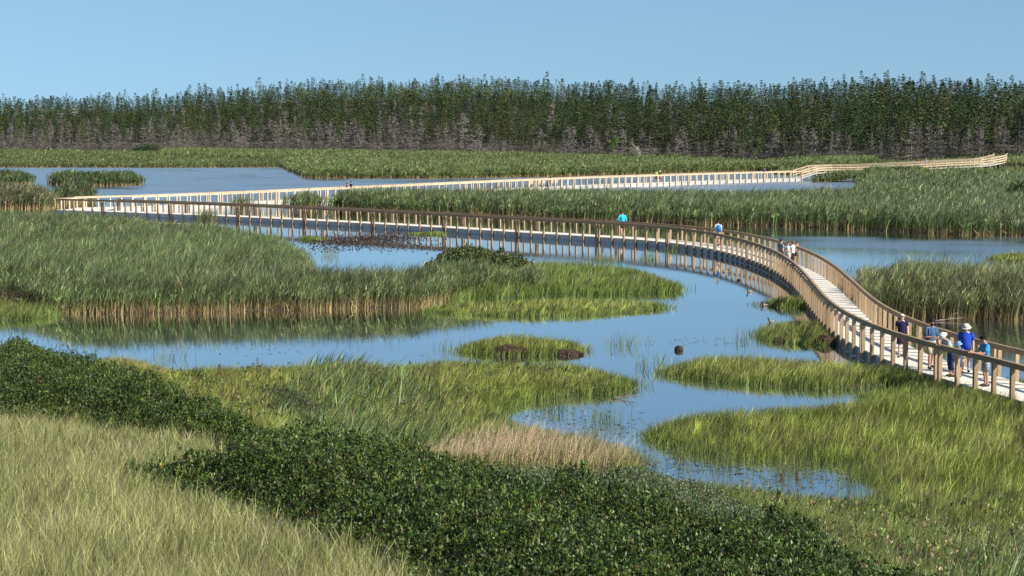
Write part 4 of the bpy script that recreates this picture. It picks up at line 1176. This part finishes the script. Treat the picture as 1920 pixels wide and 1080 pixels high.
def person(label, loc, yaw, H=1.72, skin=PALE, hair=(0.05, 0.03, 0.02), hair_len=0, shirt=(0.1, 0.1, 0.3), sleeve=0.5, legs='shorts', legcol=(0.3, 0.25, 0.16), check=None,
           shoe=(0.03, 0.025, 0.02), lean=0.0, arms='walk', stride=0.0, hat=None, hatcol=(0.6, 0.58, 0.5), glasses=False, beard=False, belly=0.0, pack=None, bag=None, head_yaw=0.0, head_pitch=0.0, wide=1.0, trim=None, seated=False, group=None):
    """Local frame: +y ahead, +x the person's right, z up; built for 1.75 m and scaled."""
    k = H / 1.75
    root = empty('person', (loc[0], loc[1], loc[2]), yaw)
    root.scale = (k, k, k)
    tag(root, label, 'person', group)
    hipz = 0.93 if not seated else 0.50
    piv = Vector((0, 0, hipz))
    RL = Matrix.Rotation(-math.radians(lean), 3, 'X')     # bend forwards
    def up(p):                                            # a point of the trunk given for the upright body
        p = Vector(p)
        if seated: p = p - Vector((0, 0, 0.43))
        return piv + RL @ (p - piv)
    sh = 0.185 * wide
    J = {}
    J['pelvis'] = up((0, 0, 0.95)); J['waist'] = up((0, 0, 1.10)); J['chest'] = up((0, 0, 1.28)); J['top'] = up((0, -0.005, 1.42)); J['neck'] = up((0, 0.0, 1.50))
    HR = Matrix.Rotation(math.radians(head_yaw), 3, 'Z') @ Matrix.Rotation(-math.radians(head_pitch), 3, 'X')
    nk = up((0, 0.0, 1.52))
    def hd(p): return nk + RL.lerp(Matrix.Identity(3), 0.5) @ (HR @ Vector(p))
    head_c = hd((0, 0.02, 0.125))
    for sg, n in ((1, 'r'), (-1, 'l')):
        st = stride * sg
        if seated:
            J['hip' + n] = Vector((sg * 0.09, 0.02, 0.50)); J['knee' + n] = Vector((sg * 0.11, 0.46, 0.49)); J['ank' + n] = Vector((sg * 0.11, 0.44, 0.09))
        else:
            J['hip' + n] = Vector((sg * 0.092, 0, 0.90)); J['knee' + n] = Vector((sg * 0.10, 0.03 + 0.22 * st, 0.50 + 0.01 * abs(st))); J['ank' + n] = Vector((sg * 0.10, -0.03 + (0.30 if st > 0 else 0.42) * st, 0.085 + (0.0 if st >= 0 else 0.05 * -st)))
        J['sh' + n] = up((sg * sh, -0.01, 1.415))
        a = arms if isinstance(arms, str) else arms[0 if sg == 1 else 1]
        S = J['sh' + n]
        if a == 'down': e, h = up((sg * (sh + 0.05), -0.03, 1.12)), up((sg * (sh + 0.06), 0.03, 0.87))
        elif a == 'walk':
            e = up((sg * (sh + 0.05), -0.03 - 0.14 * st, 1.13)); h = e + Vector((sg * 0.01, 0.07 - 0.12 * st, -0.23))
        elif a == 'hip': e, h = up((sg * (sh + 0.17), -0.10, 1.18)), up((sg * (sh - 0.01), 0.03, 1.02))
        elif a == 'front': e, h = up((sg * (sh + 0.06), 0.04, 1.13)), up((sg * 0.07, 0.25, 1.12))
        elif a == 'rail': e, h = up((sg * (sh + 0.05), 0.16, 1.17)), Vector((sg * 0.15, 0.47, 1.17))
        elif a == 'raised': e, h = up((sg * (sh + 0.06), 0.18, 1.30)), up((sg * 0.08, 0.20, 1.56))
        elif a == 'lap': e, h = up((sg * (sh + 0.05), 0.05, 1.13)), Vector((sg * 0.08, 0.30, 0.60))
        J['el' + n] = e; J['wr' + n] = h
    # ---- the body: one skinned surface
    vs, es, rad = [], [], []
    def add(p, r, par=None):
        vs.append(tuple(p)); rad.append(r)
        if par is not None: es.append((par, len(vs) - 1))
        return len(vs) - 1
    pel = add(J['pelvis'], 0.125); wa = add(J['waist'], 0.115, pel); ch = add(J['chest'], 0.13, wa); tp = add(J['top'], 0.10, ch)
    ne = add(J['neck'], 0.055, tp); jw = add(hd((0, 0.025, 0.055)), 0.066, ne); sk = add(hd((0, 0.01, 0.135)), 0.09, jw); cr = add(hd((0, 0.0, 0.195)), 0.068, sk)
    nb = add(hd((0, 0.095, 0.115)), 0.020, sk); add(hd((0, 0.125, 0.100)), 0.013, nb)
    for sg in (1, -1): add(hd((sg * 0.098, 0.0, 0.12)), 0.018, sk)
    for sg, n in ((1, 'r'), (-1, 'l')):
        h = add(J['hip' + n], 0.088, pel); kn = add(J['knee' + n], 0.057, h)
        cf = add(J['knee' + n].lerp(J['ank' + n], 0.35) + Vector((0, -0.012, 0)), 0.056, kn); an = add(J['ank' + n], 0.038, cf)
        ft = add(J['ank' + n] + Vector((sg * 0.015, 0.09, -0.045)), 0.036, an); add(J['ank' + n] + Vector((sg * 0.02, 0.165, -0.058)), 0.024, ft)
        s_ = add(J['sh' + n], 0.060, tp); e_ = add(J['el' + n], 0.042, s_); f_ = add(J['el' + n].lerp(J['wr' + n], 0.35), 0.041, e_); w_ = add(J['wr' + n], 0.028, f_)
        d = (J['wr' + n] - J['el' + n]).normalized()
        side = d.cross(Vector((0, 1, 0) if abs(d.y) < 0.8 else (0, 0, 1))).normalized()
        if side.dot(Vector((sg, 0, 0))) < 0: side = -side
        curl = d.cross(side).normalized()
        if curl.z > 0: curl = -curl
        pm = J['wr' + n] + d * 0.055
        p_ = add(pm, 0.034, w_)
        kn_ = pm + d * 0.035
        for q, (o, L) in enumerate(((-0.030, 0.060), (-0.010, 0.072), (0.010, 0.067), (0.030, 0.052))):
            f1 = add(kn_ + side * o, 0.0095, p_); f2 = add(kn_ + side * o * 1.1 + d * L * 0.55 + curl * 0.012, 0.0088, f1); add(kn_ + side * o * 1.1 + d * L * 0.9 + curl * 0.034, 0.0075, f2)
        t1 = add(pm - side * 0.040 + curl * 0.006, 0.0115, p_); add(pm - side * 0.060 + d * 0.035 + curl * 0.016, 0.009, t1)
    me = bpy.data.meshes.new('body'); me.from_pydata(vs, es, []); me.update()
    tmp = bpy.data.objects.new('body_tmp', me); COL.objects.link(tmp)
    sm = tmp.modifiers.new('skin', 'SKIN'); sm.use_smooth_shade = True
    for i, r in enumerate(rad):
        me.skin_vertices[0].data[i].radius = (r, r)
        me.skin_vertices[0].data[i].use_root = (i == 0)
    sb = tmp.modifiers.new('sub', 'SUBSURF'); sb.levels = 1; sb.render_levels = 1
    dg = bpy.context.evaluated_depsgraph_get()
    nm = bpy.data.meshes.new_from_object(tmp.evaluated_get(dg))
    bpy.data.objects.remove(tmp); bpy.data.meshes.remove(me)
    nm.name = 'body'; nm.materials.clear()
    link('body', nm, skin_mat(skin), root)
    # ---- clothes
    X = (1, 0, 0)
    b = belly
    mb = MB()
    mb.tube([up(p) for p in ((0, b * 0.4, 0.86), (0, b * 0.6, 1.0), (0, b * 0.5, 1.10), (0, b * 0.3, 1.22), (0, 0, 1.34), (0, -0.01, 1.43), (0, -0.005, 1.475), (0, 0, 1.50))],
            [(0.175 * wide, 0.135 + b * 0.5), (0.165 * wide, 0.128 + b), (0.160 * wide, 0.124 + b), (0.178 * wide, 0.138 + b * 0.6), (0.188 * wide, 0.136), (0.170 * wide, 0.108), (0.115, 0.085), (0.064, 0.062)], 14, X)
    for n in 'rl':
        a = J['sh' + n]; e = J['el' + n]; h = J['wr' + n]
        ins = a.lerp(J['top'], 0.35)
        if sleeve <= 1: pts = [ins, a, a.lerp(e, 0.5), a.lerp(e, sleeve * 0.95 + 0.05)]; rr = [0.078, 0.078, 0.068, 0.066]
        else: pts = [ins, a, a.lerp(e, 0.5), e, e.lerp(h, 0.9)]; rr = [0.078, 0.076, 0.064, 0.056, 0.044]
        mb.tube(pts, rr, 10)
    mb.build('shirt', cloth(shirt), root, True)
    lo = MB()
    if seated: lo.tube([Vector((0, -0.05, 0.42)), Vector((0, -0.03, 0.50)), Vector((0, 0, 0.60))], [(0.18, 0.14), (0.18, 0.14), (0.15, 0.12)], 12, X)
    else: lo.tube([up((0, 0, 1.0)), Vector((0, 0, 0.93)), Vector((0, 0, 0.84)), Vector((0, 0.005, 0.80))], [(0.168 * wide, 0.126 + b * .5), (0.178 * wide, 0.136 + b * .4), (0.182 * wide, 0.138), (0.15 * wide, 0.11)], 14, X)
    if legs == 'skirt':
        lo = MB(); lo.tube([up((0, 0, 1.0)), (0, 0, 0.9), (0, 0.02, 0.7), (0, 0.03, 0.54)], [(0.16, 0.12), (0.178, 0.135), (0.20, 0.155), (0.215, 0.175)], 14, X)
    else:
        for n in 'rl':
            a = J['hip' + n]; e = J['knee' + n]; h = J['ank' + n]
            if legs == 'shorts': lo.tube([a + Vector((0, 0, 0.0)), a.lerp(e, 0.5), a.lerp(e, 0.93)], [0.105, 0.098, 0.096], 10, X)
            elif legs == 'capri': lo.tube([a, a.lerp(e, 0.5), e, e.lerp(h, 0.6)], [0.105, 0.092, 0.076, 0.066], 10, X)
            else: lo.tube([a, a.lerp(e, 0.5), e, e.lerp(h, 0.5), h + Vector((0, 0, -0.01))], [0.105, 0.092, 0.074, 0.068, 0.060], 10, X)
    lo.build({'skirt': 'skirt', 'shorts': 'shorts'}.get(legs, 'trousers'), cloth(legcol, check), root, True)
    for n, sg in (('r', 1), ('l', -1)):
        s_ = MB(); a = J['ank' + n]
        s_.tube([a + Vector((0, -0.06, -0.03)), a + Vector((0, -0.03, -0.03)), a + Vector((sg * 0.01, 0.07, -0.043)), a + Vector((sg * 0.018, 0.15, -0.055)), a + Vector((sg * 0.02, 0.20, -0.06))],
                [(0.028, 0.035), (0.040, 0.052), (0.047, 0.042), (0.045, 0.030), (0.022, 0.018)], 10, X)
        s_.build('shoe', cloth(shoe), root, True)
    # ---- hair, hat, face
    def cap_mesh(name, mat, rx, ry, rz, zcut, front, long=0.0):
        bm = bmesh.new(); bmesh.ops.create_uvsphere(bm, u_segments=18, v_segments=12, radius=1)
        rem = [v for v in bm.verts if not (v.co.z > zcut + (0.62 if v.co.y > front else 0) * max(0, v.co.y))]
        bmesh.ops.delete(bm, geom=rem, context='VERTS')
        for v in bm.verts:
            p = Vector((v.co.x * rx, v.co.y * ry, v.co.z * rz))
            if long and v.co.z < 0.1 and v.co.y < 0.3: p.z -= long * (0.1 - v.co.z)
            v.co = hd((p.x, p.y + 0.0, p.z + 0.145))
        m2 = bpy.data.meshes.new(name); bm.to_mesh(m2); bm.free()
        m2.polygons.foreach_set('use_smooth', np.ones(len(m2.polygons), bool))
        return link(name, m2, mat, root)
    if hair is not None:
        cap_mesh('hair', cloth(hair), 0.100, 0.118, 0.112, -0.55, 0.15, hair_len)
    if hat == 'bucket':
        mh = MB(); c = hd((0, 0.0, 0.165)); u = (hd((0, 0, 0.265)) - c).normalized()
        mh.tube([c - u * 0.028, c - u * 0.012, c + u * 0.0, c + u * 0.055, c + u * 0.092, c + u * 0.105], [(0.185, 0.20), (0.178, 0.19), (0.122, 0.135), (0.113, 0.125), (0.095, 0.108), (0.05, 0.06)], 18, X)
        mh.build('hat', cloth(hatcol), root, True)
        bd = MB(); bd.tube([c + u * 0.004, c + u * 0.03], [(0.123, 0.136), (0.120, 0.132)], 18, X); bd.build('hat_band', cloth(tuple(0.55 * q for q in hatcol)), root, True)
    elif hat == 'cap':
        cap_mesh('cap', cloth(hatcol), 0.108, 0.124, 0.120, 0.18, 9)
        mh = MB(); mh.tube([hd((0, 0.09, 0.168)), hd((0, 0.15, 0.165)), hd((0, 0.20, 0.155))], [(0.085, 0.012), (0.078, 0.010), (0.04, 0.006)], 12, X); mh.build('cap_peak', cloth(hatcol), root, True)
    if glasses:
        g = MB()
        for sg in (1, -1): g.tube([hd((sg * 0.040, 0.098, 0.135)), hd((sg * 0.040, 0.108, 0.135))], [(0.031, 0.023), (0.029, 0.021)], 10, X)
        for sg in (1, -1): g.tube([hd((sg * 0.07, 0.098, 0.142)), hd((sg * 0.100, 0.0, 0.140))], [0.005, 0.005], 6)
        g.tube([hd((-0.02, 0.105, 0.14)), hd((0.02, 0.105, 0.14))], [0.005, 0.005], 6)
        g.build('sunglasses', M_DARK, root)
    else:
        for sg in (1, -1):
            g = MB(); g.tube([hd((sg * 0.036, 0.088, 0.134)), hd((sg * 0.036, 0.098, 0.134))], [(0.013, 0.008), (0.010, 0.006)], 8, X); g.build('eye', M_DARK, root)
    mo = MB(); mo.tube([hd((-0.024, 0.086, 0.060)), hd((0, 0.094, 0.058)), hd((0.024, 0.086, 0.060))], [0.005, 0.008, 0.005], 8); mo.build('mouth', cloth((0.30, 0.10, 0.08)), root, True)
    if beard:
        bd = MB(); bd.tube([hd((0, 0.03, -0.005)), hd((0, 0.055, 0.03)), hd((0, 0.045, 0.075))], [(0.035, 0.03), (0.066, 0.05), (0.078, 0.048)], 12, X); bd.build('beard', cloth(hair), root, True)
    if pack:
        pk = MB(); pk.tube([up((0, -0.19, 0.98)), up((0, -0.21, 1.04)), up((0, -0.215, 1.22)), up((0, -0.20, 1.40)), up((0, -0.18, 1.46))], [(0.11, 0.06), (0.15, 0.095), (0.155, 0.10), (0.14, 0.085), (0.07, 0.04)], 14, X)
        pk.build('backpack', cloth(pack[0]), root, True)
        p2 = MB(); p2.tube([up((0, -0.32, 1.02)), up((0, -0.325, 1.10)), up((0, -0.31, 1.20))], [(0.09, 0.03), (0.115, 0.045), (0.09, 0.03)], 12, X); p2.build('backpack_pocket', cloth(pack[1]), root, True)
        st = MB()
        for sg in (1, -1): st.tube([up((sg * 0.10, -0.13, 1.42)), up((sg * 0.115, -0.02, 1.485)), up((sg * 0.12, 0.10, 1.40)), up((sg * 0.14, 0.12, 1.22)), up((sg * 0.165, -0.04, 1.08))], [(0.022, 0.008)] * 5, 8)
        st.build('backpack_strap', cloth(pack[0]), root, True)
    if bag:
        bg_ = MB(); bg_.tube([up((0.21, 0.0, 0.78)), up((0.22, 0.0, 0.82)), up((0.22, 0.0, 1.0)), up((0.21, 0, 1.06))], [(0.05, 0.12), (0.09, 0.18), (0.085, 0.17), (0.05, 0.13)], 12, X); bg_.build('shoulder_bag', cloth(bag), root, True)
        st = MB(); st.tube([up((0.22, 0.08, 1.05)), up((0.12, 0.145, 1.25)), up((-0.08, 0.12, 1.42)), up((-0.12, -0.02, 1.475)), up((-0.06, -0.125, 1.40)), up((0.14, -0.13, 1.2)), up((0.22, -0.08, 1.05))], [(0.016, 0.006)] * 7, 8); st.build('bag_strap', cloth(bag), root, True)
    if trim:
        tr = MB(); tr.tube([up((0, 0, 1.36)), up((0, -0.01, 1.432)), up((0, -0.005, 1.478)), up((0, 0, 1.503))], [(0.191 * wide, 0.139), (0.173 * wide, 0.111), (0.118, 0.088), (0.067, 0.065)], 14, X, cap=False); tr.build('shirt_yoke', cloth(trim), root, True)
    return root

def deck_at(x, y):
    p = un(x, y, DECK, True); return (p[0], p[1], DECK)
def yaw_to(deg):       # 0 = walking away from the camera, 180 = facing it, 90 = facing left in the picture
    return math.radians(deg)
NAVY, BLUE = (0.018, 0.018, 0.055), (0.03, 0.07, 0.30)
person('woman in navy tee and dark skirt with grey hair walking towards camera', deck_at(1690, 669), yaw_to(172), 1.62, PALE, (0.45, 0.43, 0.40), 0.02, NAVY, 0.35, 'skirt', (0.05, 0.035, 0.055), stride=0.45, glasses=True, arms='walk')
person('bearded man in open blue denim shirt and khaki shorts with backpack strap', deck_at(1745, 691), yaw_to(195), 1.80, TAN, (0.018, 0.013, 0.010), 0, (0.055, 0.10, 0.17), 0.95, 'shorts', (0.40, 0.34, 0.24), arms=('front', 'walk'), stride=0.35, glasses=True, beard=True, pack=((0.05, 0.13, 0.30), (0.05, 0.10, 0.22)), head_pitch=8)
person('person in white sun hat and grey tee bending over the near handrail', deck_at(1783, 706), yaw_to(108), 1.62, TAN, (0.10, 0.07, 0.05), 0, (0.30, 0.36, 0.40), 0.5, 'capri', (0.03, 0.045, 0.12), lean=30, arms='rail', hat='bucket', hatcol=(0.75, 0.74, 0.72), head_pitch=25)
person('child in light blue sun hat and blue tee at the handrail', deck_at(1797, 707), yaw_to(135), 1.22, TAN, (0.05, 0.03, 0.02), 0, (0.02, 0.10, 0.50), 0.6, 'shorts', (0.04, 0.06, 0.16), arms='front', hat='bucket', hatcol=(0.14, 0.36, 0.58), shoe=(0.12, 0.05, 0.05), head_pitch=15)
person('heavy man in royal blue shirt, wide brimmed hat and khaki shorts', deck_at(1810, 699), yaw_to(165), 1.72, PALE, (0.3, 0.28, 0.25), 0, (0.018, 0.055, 0.36), 0.75, 'shorts', (0.38, 0.31, 0.20), arms=('walk', 'walk'), stride=0.3, hat='bucket', hatcol=(0.50, 0.48, 0.42), glasses=True, belly=0.07, wide=1.12, head_pitch=18)
person('man in teal blue tee and checked shorts leaning on the near handrail', deck_at(1848, 724), yaw_to(100), 1.72, TAN, (0.012, 0.010, 0.009), 0, (0.035, 0.22, 0.44), 0.75, 'shorts', (0.10, 0.11, 0.14), (0.42, 0.43, 0.45), arms='rail', lean=6, head_pitch=25, wide=1.08, shoe=(0.05, 0.04, 0.035))
person('man in dark cap and grey tee at left of the group of four', deck_at(1464, 502), yaw_to(-60), 1.75, PALE, (0.04, 0.03, 0.02), 0, (0.16, 0.18, 0.22), 0.6, 'shorts', (0.25, 0.24, 0.22), hat='cap', hatcol=(0.03, 0.035, 0.06), arms='down')
person('boy in white and grey tee with folded arms in the group of four', deck_at(1477, 500), yaw_to(160), 1.52, TAN, (0.03, 0.02, 0.015), 0, (0.55, 0.57, 0.60), 0.5, 'shorts', (0.45, 0.45, 0.45), arms='front')
person('brown haired woman in white tee with black shoulder bag in the group of four', deck_at(1486, 503), yaw_to(60), 1.66, TAN, (0.13, 0.07, 0.03), 0.08, (0.68, 0.70, 0.72), 0.4, 'trousers', (0.02, 0.02, 0.025), arms='down', bag=(0.015, 0.015, 0.02))
person('child in red and dark blue tee with yellow collar in the group of four', deck_at(1494.5, 492.5), yaw_to(150), 1.32, TAN, (0.03, 0.02, 0.015), 0, (0.42, 0.03, 0.035), 0.6, 'shorts', (0.25, 0.33, 0.40), arms='front', trim=(0.70, 0.45, 0.03))
person('walker seen from behind with bright blue backpack and khaki shorts', deck_at(1346, 461), yaw_to(15), 1.80, PALE, (0.05, 0.035, 0.025), 0, (0.50, 0.52, 0.55), 0.6, 'shorts', (0.42, 0.36, 0.26), stride=0.35, pack=((0.01, 0.20, 0.60), (0.02, 0.10, 0.35)), shoe=(0.04, 0.04, 0.045))
person('man in bright turquoise long sleeved top and black shorts walking away', deck_at(1167, 441.5), yaw_to(12), 1.88, PALE, (0.07, 0.045, 0.03), 0, (0.02, 0.42, 0.62), 1.6, 'shorts', (0.010, 0.010, 0.014), stride=0.4, arms=('walk', 'hip'), shoe=(0.5, 0.5, 0.5), wide=1.05)
def far_spot(px, shift=0.0):
    i = int(np.argmin(np.abs(far_ctr[:, 0] / far_ctr[:, 1] * F + 960 - px)))
    return (far_ctr[i][0], far_ctr[i][1] + shift, DECK)
person('person in pink top seen over the reeds on the far boardwalk', far_spot(652), yaw_to(-60), 1.62, TAN, (0.02, 0.015, 0.012), 0.05, (0.70, 0.05, 0.16), 0.5, arms='down')
person('person in dark green top beside the pink one on the far boardwalk', far_spot(659), yaw_to(-60), 1.78, PALE, (0.06, 0.03, 0.02), 0, (0.035, 0.05, 0.035), 0.6, arms='down')
person('small orange haired child whose head shows over the reeds on the far boardwalk', far_spot(639), yaw_to(-60), 1.40, PALE, (0.35, 0.12, 0.04), 0.03, (0.6, 0.3, 0.2), 0.5, arms='down')
person('person in lime green top and dark shorts on the far boardwalk', far_spot(1229.5, -0.3), yaw_to(200), 1.74, TAN, (0.10, 0.07, 0.05), 0, (0.22, 0.50, 0.06), 0.4, 'shorts', (0.03, 0.025, 0.03), arms=('down', 'front'))
person('person in white hat and maroon top with pinkish skirt on the far boardwalk', far_spot(1237.5, -0.3), yaw_to(190), 1.66, TAN, (0.1, 0.07, 0.05), 0, (0.10, 0.03, 0.035), 0.4, 'skirt', (0.35, 0.15, 0.22), arms='down', hat='bucket', hatcol=(0.75, 0.73, 0.70))
person('person in blue top and pale trousers raising one arm on the far boardwalk', far_spot(1432, -0.2), yaw_to(-80), 1.72, TAN, (0.02, 0.015, 0.015), 0, (0.03, 0.09, 0.38), 1.5, 'trousers', (0.62, 0.60, 0.58), arms=('raised', 'down'))
def land_spot(px):
    u = (px - 960) / F
    X = u * 302; z = float(np.interp(X, [44, 46.9, 53, 57, 62, 67, 74, 79], [.42, 1.18, 1.22, 1.36, 1.58, 1.84, 2.12, 2.75])); return (X, 301.6, z)
person('person in red top on the raised boardwalk at far right', land_spot(1719), yaw_to(90), 1.74, TAN, (0.04, 0.03, 0.02), 0, (0.50, 0.02, 0.02), 0.6, arms='walk', stride=0.3)
person('person in white top with blue pack on the raised boardwalk at far right', land_spot(1734), yaw_to(90), 1.66, TAN, (0.2, 0.17, 0.14), 0, (0.60, 0.63, 0.66), 0.6, arms='walk', stride=-0.3, pack=((0.05, 0.10, 0.2), (0.05, 0.1, 0.2)))
person('person in pale yellow top on the raised boardwalk at far right', land_spot(1748), yaw_to(90), 1.60, TAN, (0.2, 0.14, 0.06), 0.03, (0.55, 0.45, 0.20), 0.6, arms='walk', stride=0.3)
a_f = math.atan2(far_ctr[60][1] - far_ctr[40][1], far_ctr[60][0] - far_ctr[40][0])
for bx, lb in ((986, 'slatted timber bench, left of three on the far boardwalk'), (1006, 'slatted timber bench, middle of three on the far boardwalk'), (1028, 'slatted timber bench, right of three beside a seated person')):
    sp = far_spot(bx)
    i = int(np.argmin(np.abs(far_ctr[:, 0] / far_ctr[:, 1] * F + 960 - bx)))
    t = far_ctr[i + 3] - far_ctr[i - 3]; t = t / np.linalg.norm(t); n_ = np.array([-t[1], t[0]])
    bench((sp[0] - n_[0] * 0.62, sp[1] - n_[1] * 0.62, DECK), math.atan2(t[1], t[0]), lb)
    if bx == 1028:
        person('seated person in white and black top on the far boardwalk bench', (sp[0] - n_[0] * 0.62 - t[0] * 0.45, sp[1] - n_[1] * 0.62 - t[1] * 0.45, DECK), math.atan2(t[1], t[0]), 1.75, TAN, (0.02, 0.02, 0.02), 0, (0.45, 0.45, 0.45), 0.6, 'trousers', (0.02, 0.02, 0.02), arms='lap', seated=True)

# ------------------------------------------------------------------ water birds
def duck(px, yaw, label, diving=False, k=1.0):
    p = un(*px, 0, True)
    if diving:
        sk_ = [((0, -0.12, 0.02), 0.03), ((0, -0.05, 0.05), 0.075), ((0, 0.04, 0.03), 0.085), ((0, 0.10, -0.05), 0.05), ((0, 0.13, -0.12), 0.03)]
    else:
        sk_ = [((0, -0.19, 0.075), 0.014), ((0, -0.12, 0.045), 0.05), ((0, -0.02, 0.035), 0.078), ((0, 0.08, 0.045), 0.068), ((0, 0.125, 0.11), 0.032), ((0, 0.135, 0.16), 0.028), ((0, 0.15, 0.195), 0.042), ((0, 0.19, 0.19), 0.022)]
    root = empty('duck', (p[0], p[1], 0), yaw); root.scale = (k, k, k); tag(root, label, 'bird', 'ducks swimming inside the boardwalk curve')
    me = bpy.data.meshes.new('body'); me.from_pydata([v for v, r in sk_], [(i, i + 1) for i in range(len(sk_) - 1)], [])
    tmp = bpy.data.objects.new('tmp', me); COL.objects.link(tmp); tmp.modifiers.new('skin', 'SKIN').use_smooth_shade = True
    for i, (v, r) in enumerate(sk_): me.skin_vertices[0].data[i].radius = (r, r)
    sb = tmp.modifiers.new('sub', 'SUBSURF'); sb.levels = 2
    nm = bpy.data.meshes.new_from_object(tmp.evaluated_get(bpy.context.evaluated_depsgraph_get()))
    bpy.data.objects.remove(tmp); nm.name = 'body'; nm.materials.clear()
    nm.materials.append(M_DUCK[0]); nm.materials.append(M_DUCK[1])
    for f in nm.polygons:
        f.material_index = 1 if (f.center.y > 0.09 or f.center.y < -0.14 or f.center.z < 0.0) and not diving else (1 if diving else 0)
    link('body', nm, None, root)
    if not diving:
        b = MB(); b.tube([(0, 0.195, 0.185), (0, 0.225, 0.178), (0, 0.245, 0.176)], [(0.014, 0.012), (0.016, 0.007), (0.010, 0.004)], 8, (1, 0, 0)); b.build('bill', M_DUCK[2], root, True)
M_DUCK = [mat_plain('pale_plumage', (0.22, 0.18, 0.145), 0.8, 0.3, 30), mat_plain('dark_plumage', (0.030, 0.020, 0.018), 0.7, 0.3, 30), mat_plain('bill', (0.05, 0.05, 0.05), 0.5)]
duck((1406, 548), 1.75, 'duck with dark head and pale back alone in open water', k=1.1)
duck((1434, 574), 1.9, 'duck with pale back in front of the farther sedge tuft', k=1.1)
duck((1447, 605), 1.7, 'upright duck close to the nearer sedge islet', k=1.1)
duck((1386, 526), -1.6, 'dark duck tipped forward near the reflected posts', diving=True, k=1.1)
duck((1361, 511), -1.4, 'duck among the reflections of the posts, nearest the boardwalk', k=1.1)

def floating_leaves():
    Ps = []
    for x, y, k, sx, sy in ((1300, 862, 160, 60, 12), (1480, 885, 240, 80, 16), (1050, 778, 120, 60, 10), (1340, 642, 60, 60, 5), (1150, 805, 100, 60, 10), (940, 668, 40, 90, 3), (1700, 618, 90, 120, 5), (1830, 640, 60, 60, 5), (560, 655, 40, 120, 8)):
        for _ in range(k): Ps.append(un(x + random.gauss(0, sx), y + random.gauss(0, sy), 0, True))
    P = np.array(Ps); P = P[ground(P[:, 0], P[:, 1]) < 0.02]; n = len(P)
    L = rng.uniform(0.04, 0.16, n); W = rng.uniform(0.02, 0.05, n); a = rng.random(n) * 6.283
    d = np.stack([np.cos(a), np.sin(a), np.zeros(n)], 1); sd_ = np.stack([-np.sin(a), np.cos(a), np.zeros(n)], 1)
    C = np.stack([P[:, 0], P[:, 1], np.full(n, 0.012)], 1)
    V = np.stack([C - d * L[:, None], C + sd_ * W[:, None], C + d * L[:, None] + [0, 0, 0.015], C - sd_ * W[:, None]], 1)
    me = crown_mesh('floating_leaves', V, jcol(n, (0.13, 0.14, 0.045), 0.4))
    tag(link('floating_leaves', me, M_BLADE), 'small floating leaves and straw scattered on the open water', 'pondweed', kind='stuff')
floating_leaves()
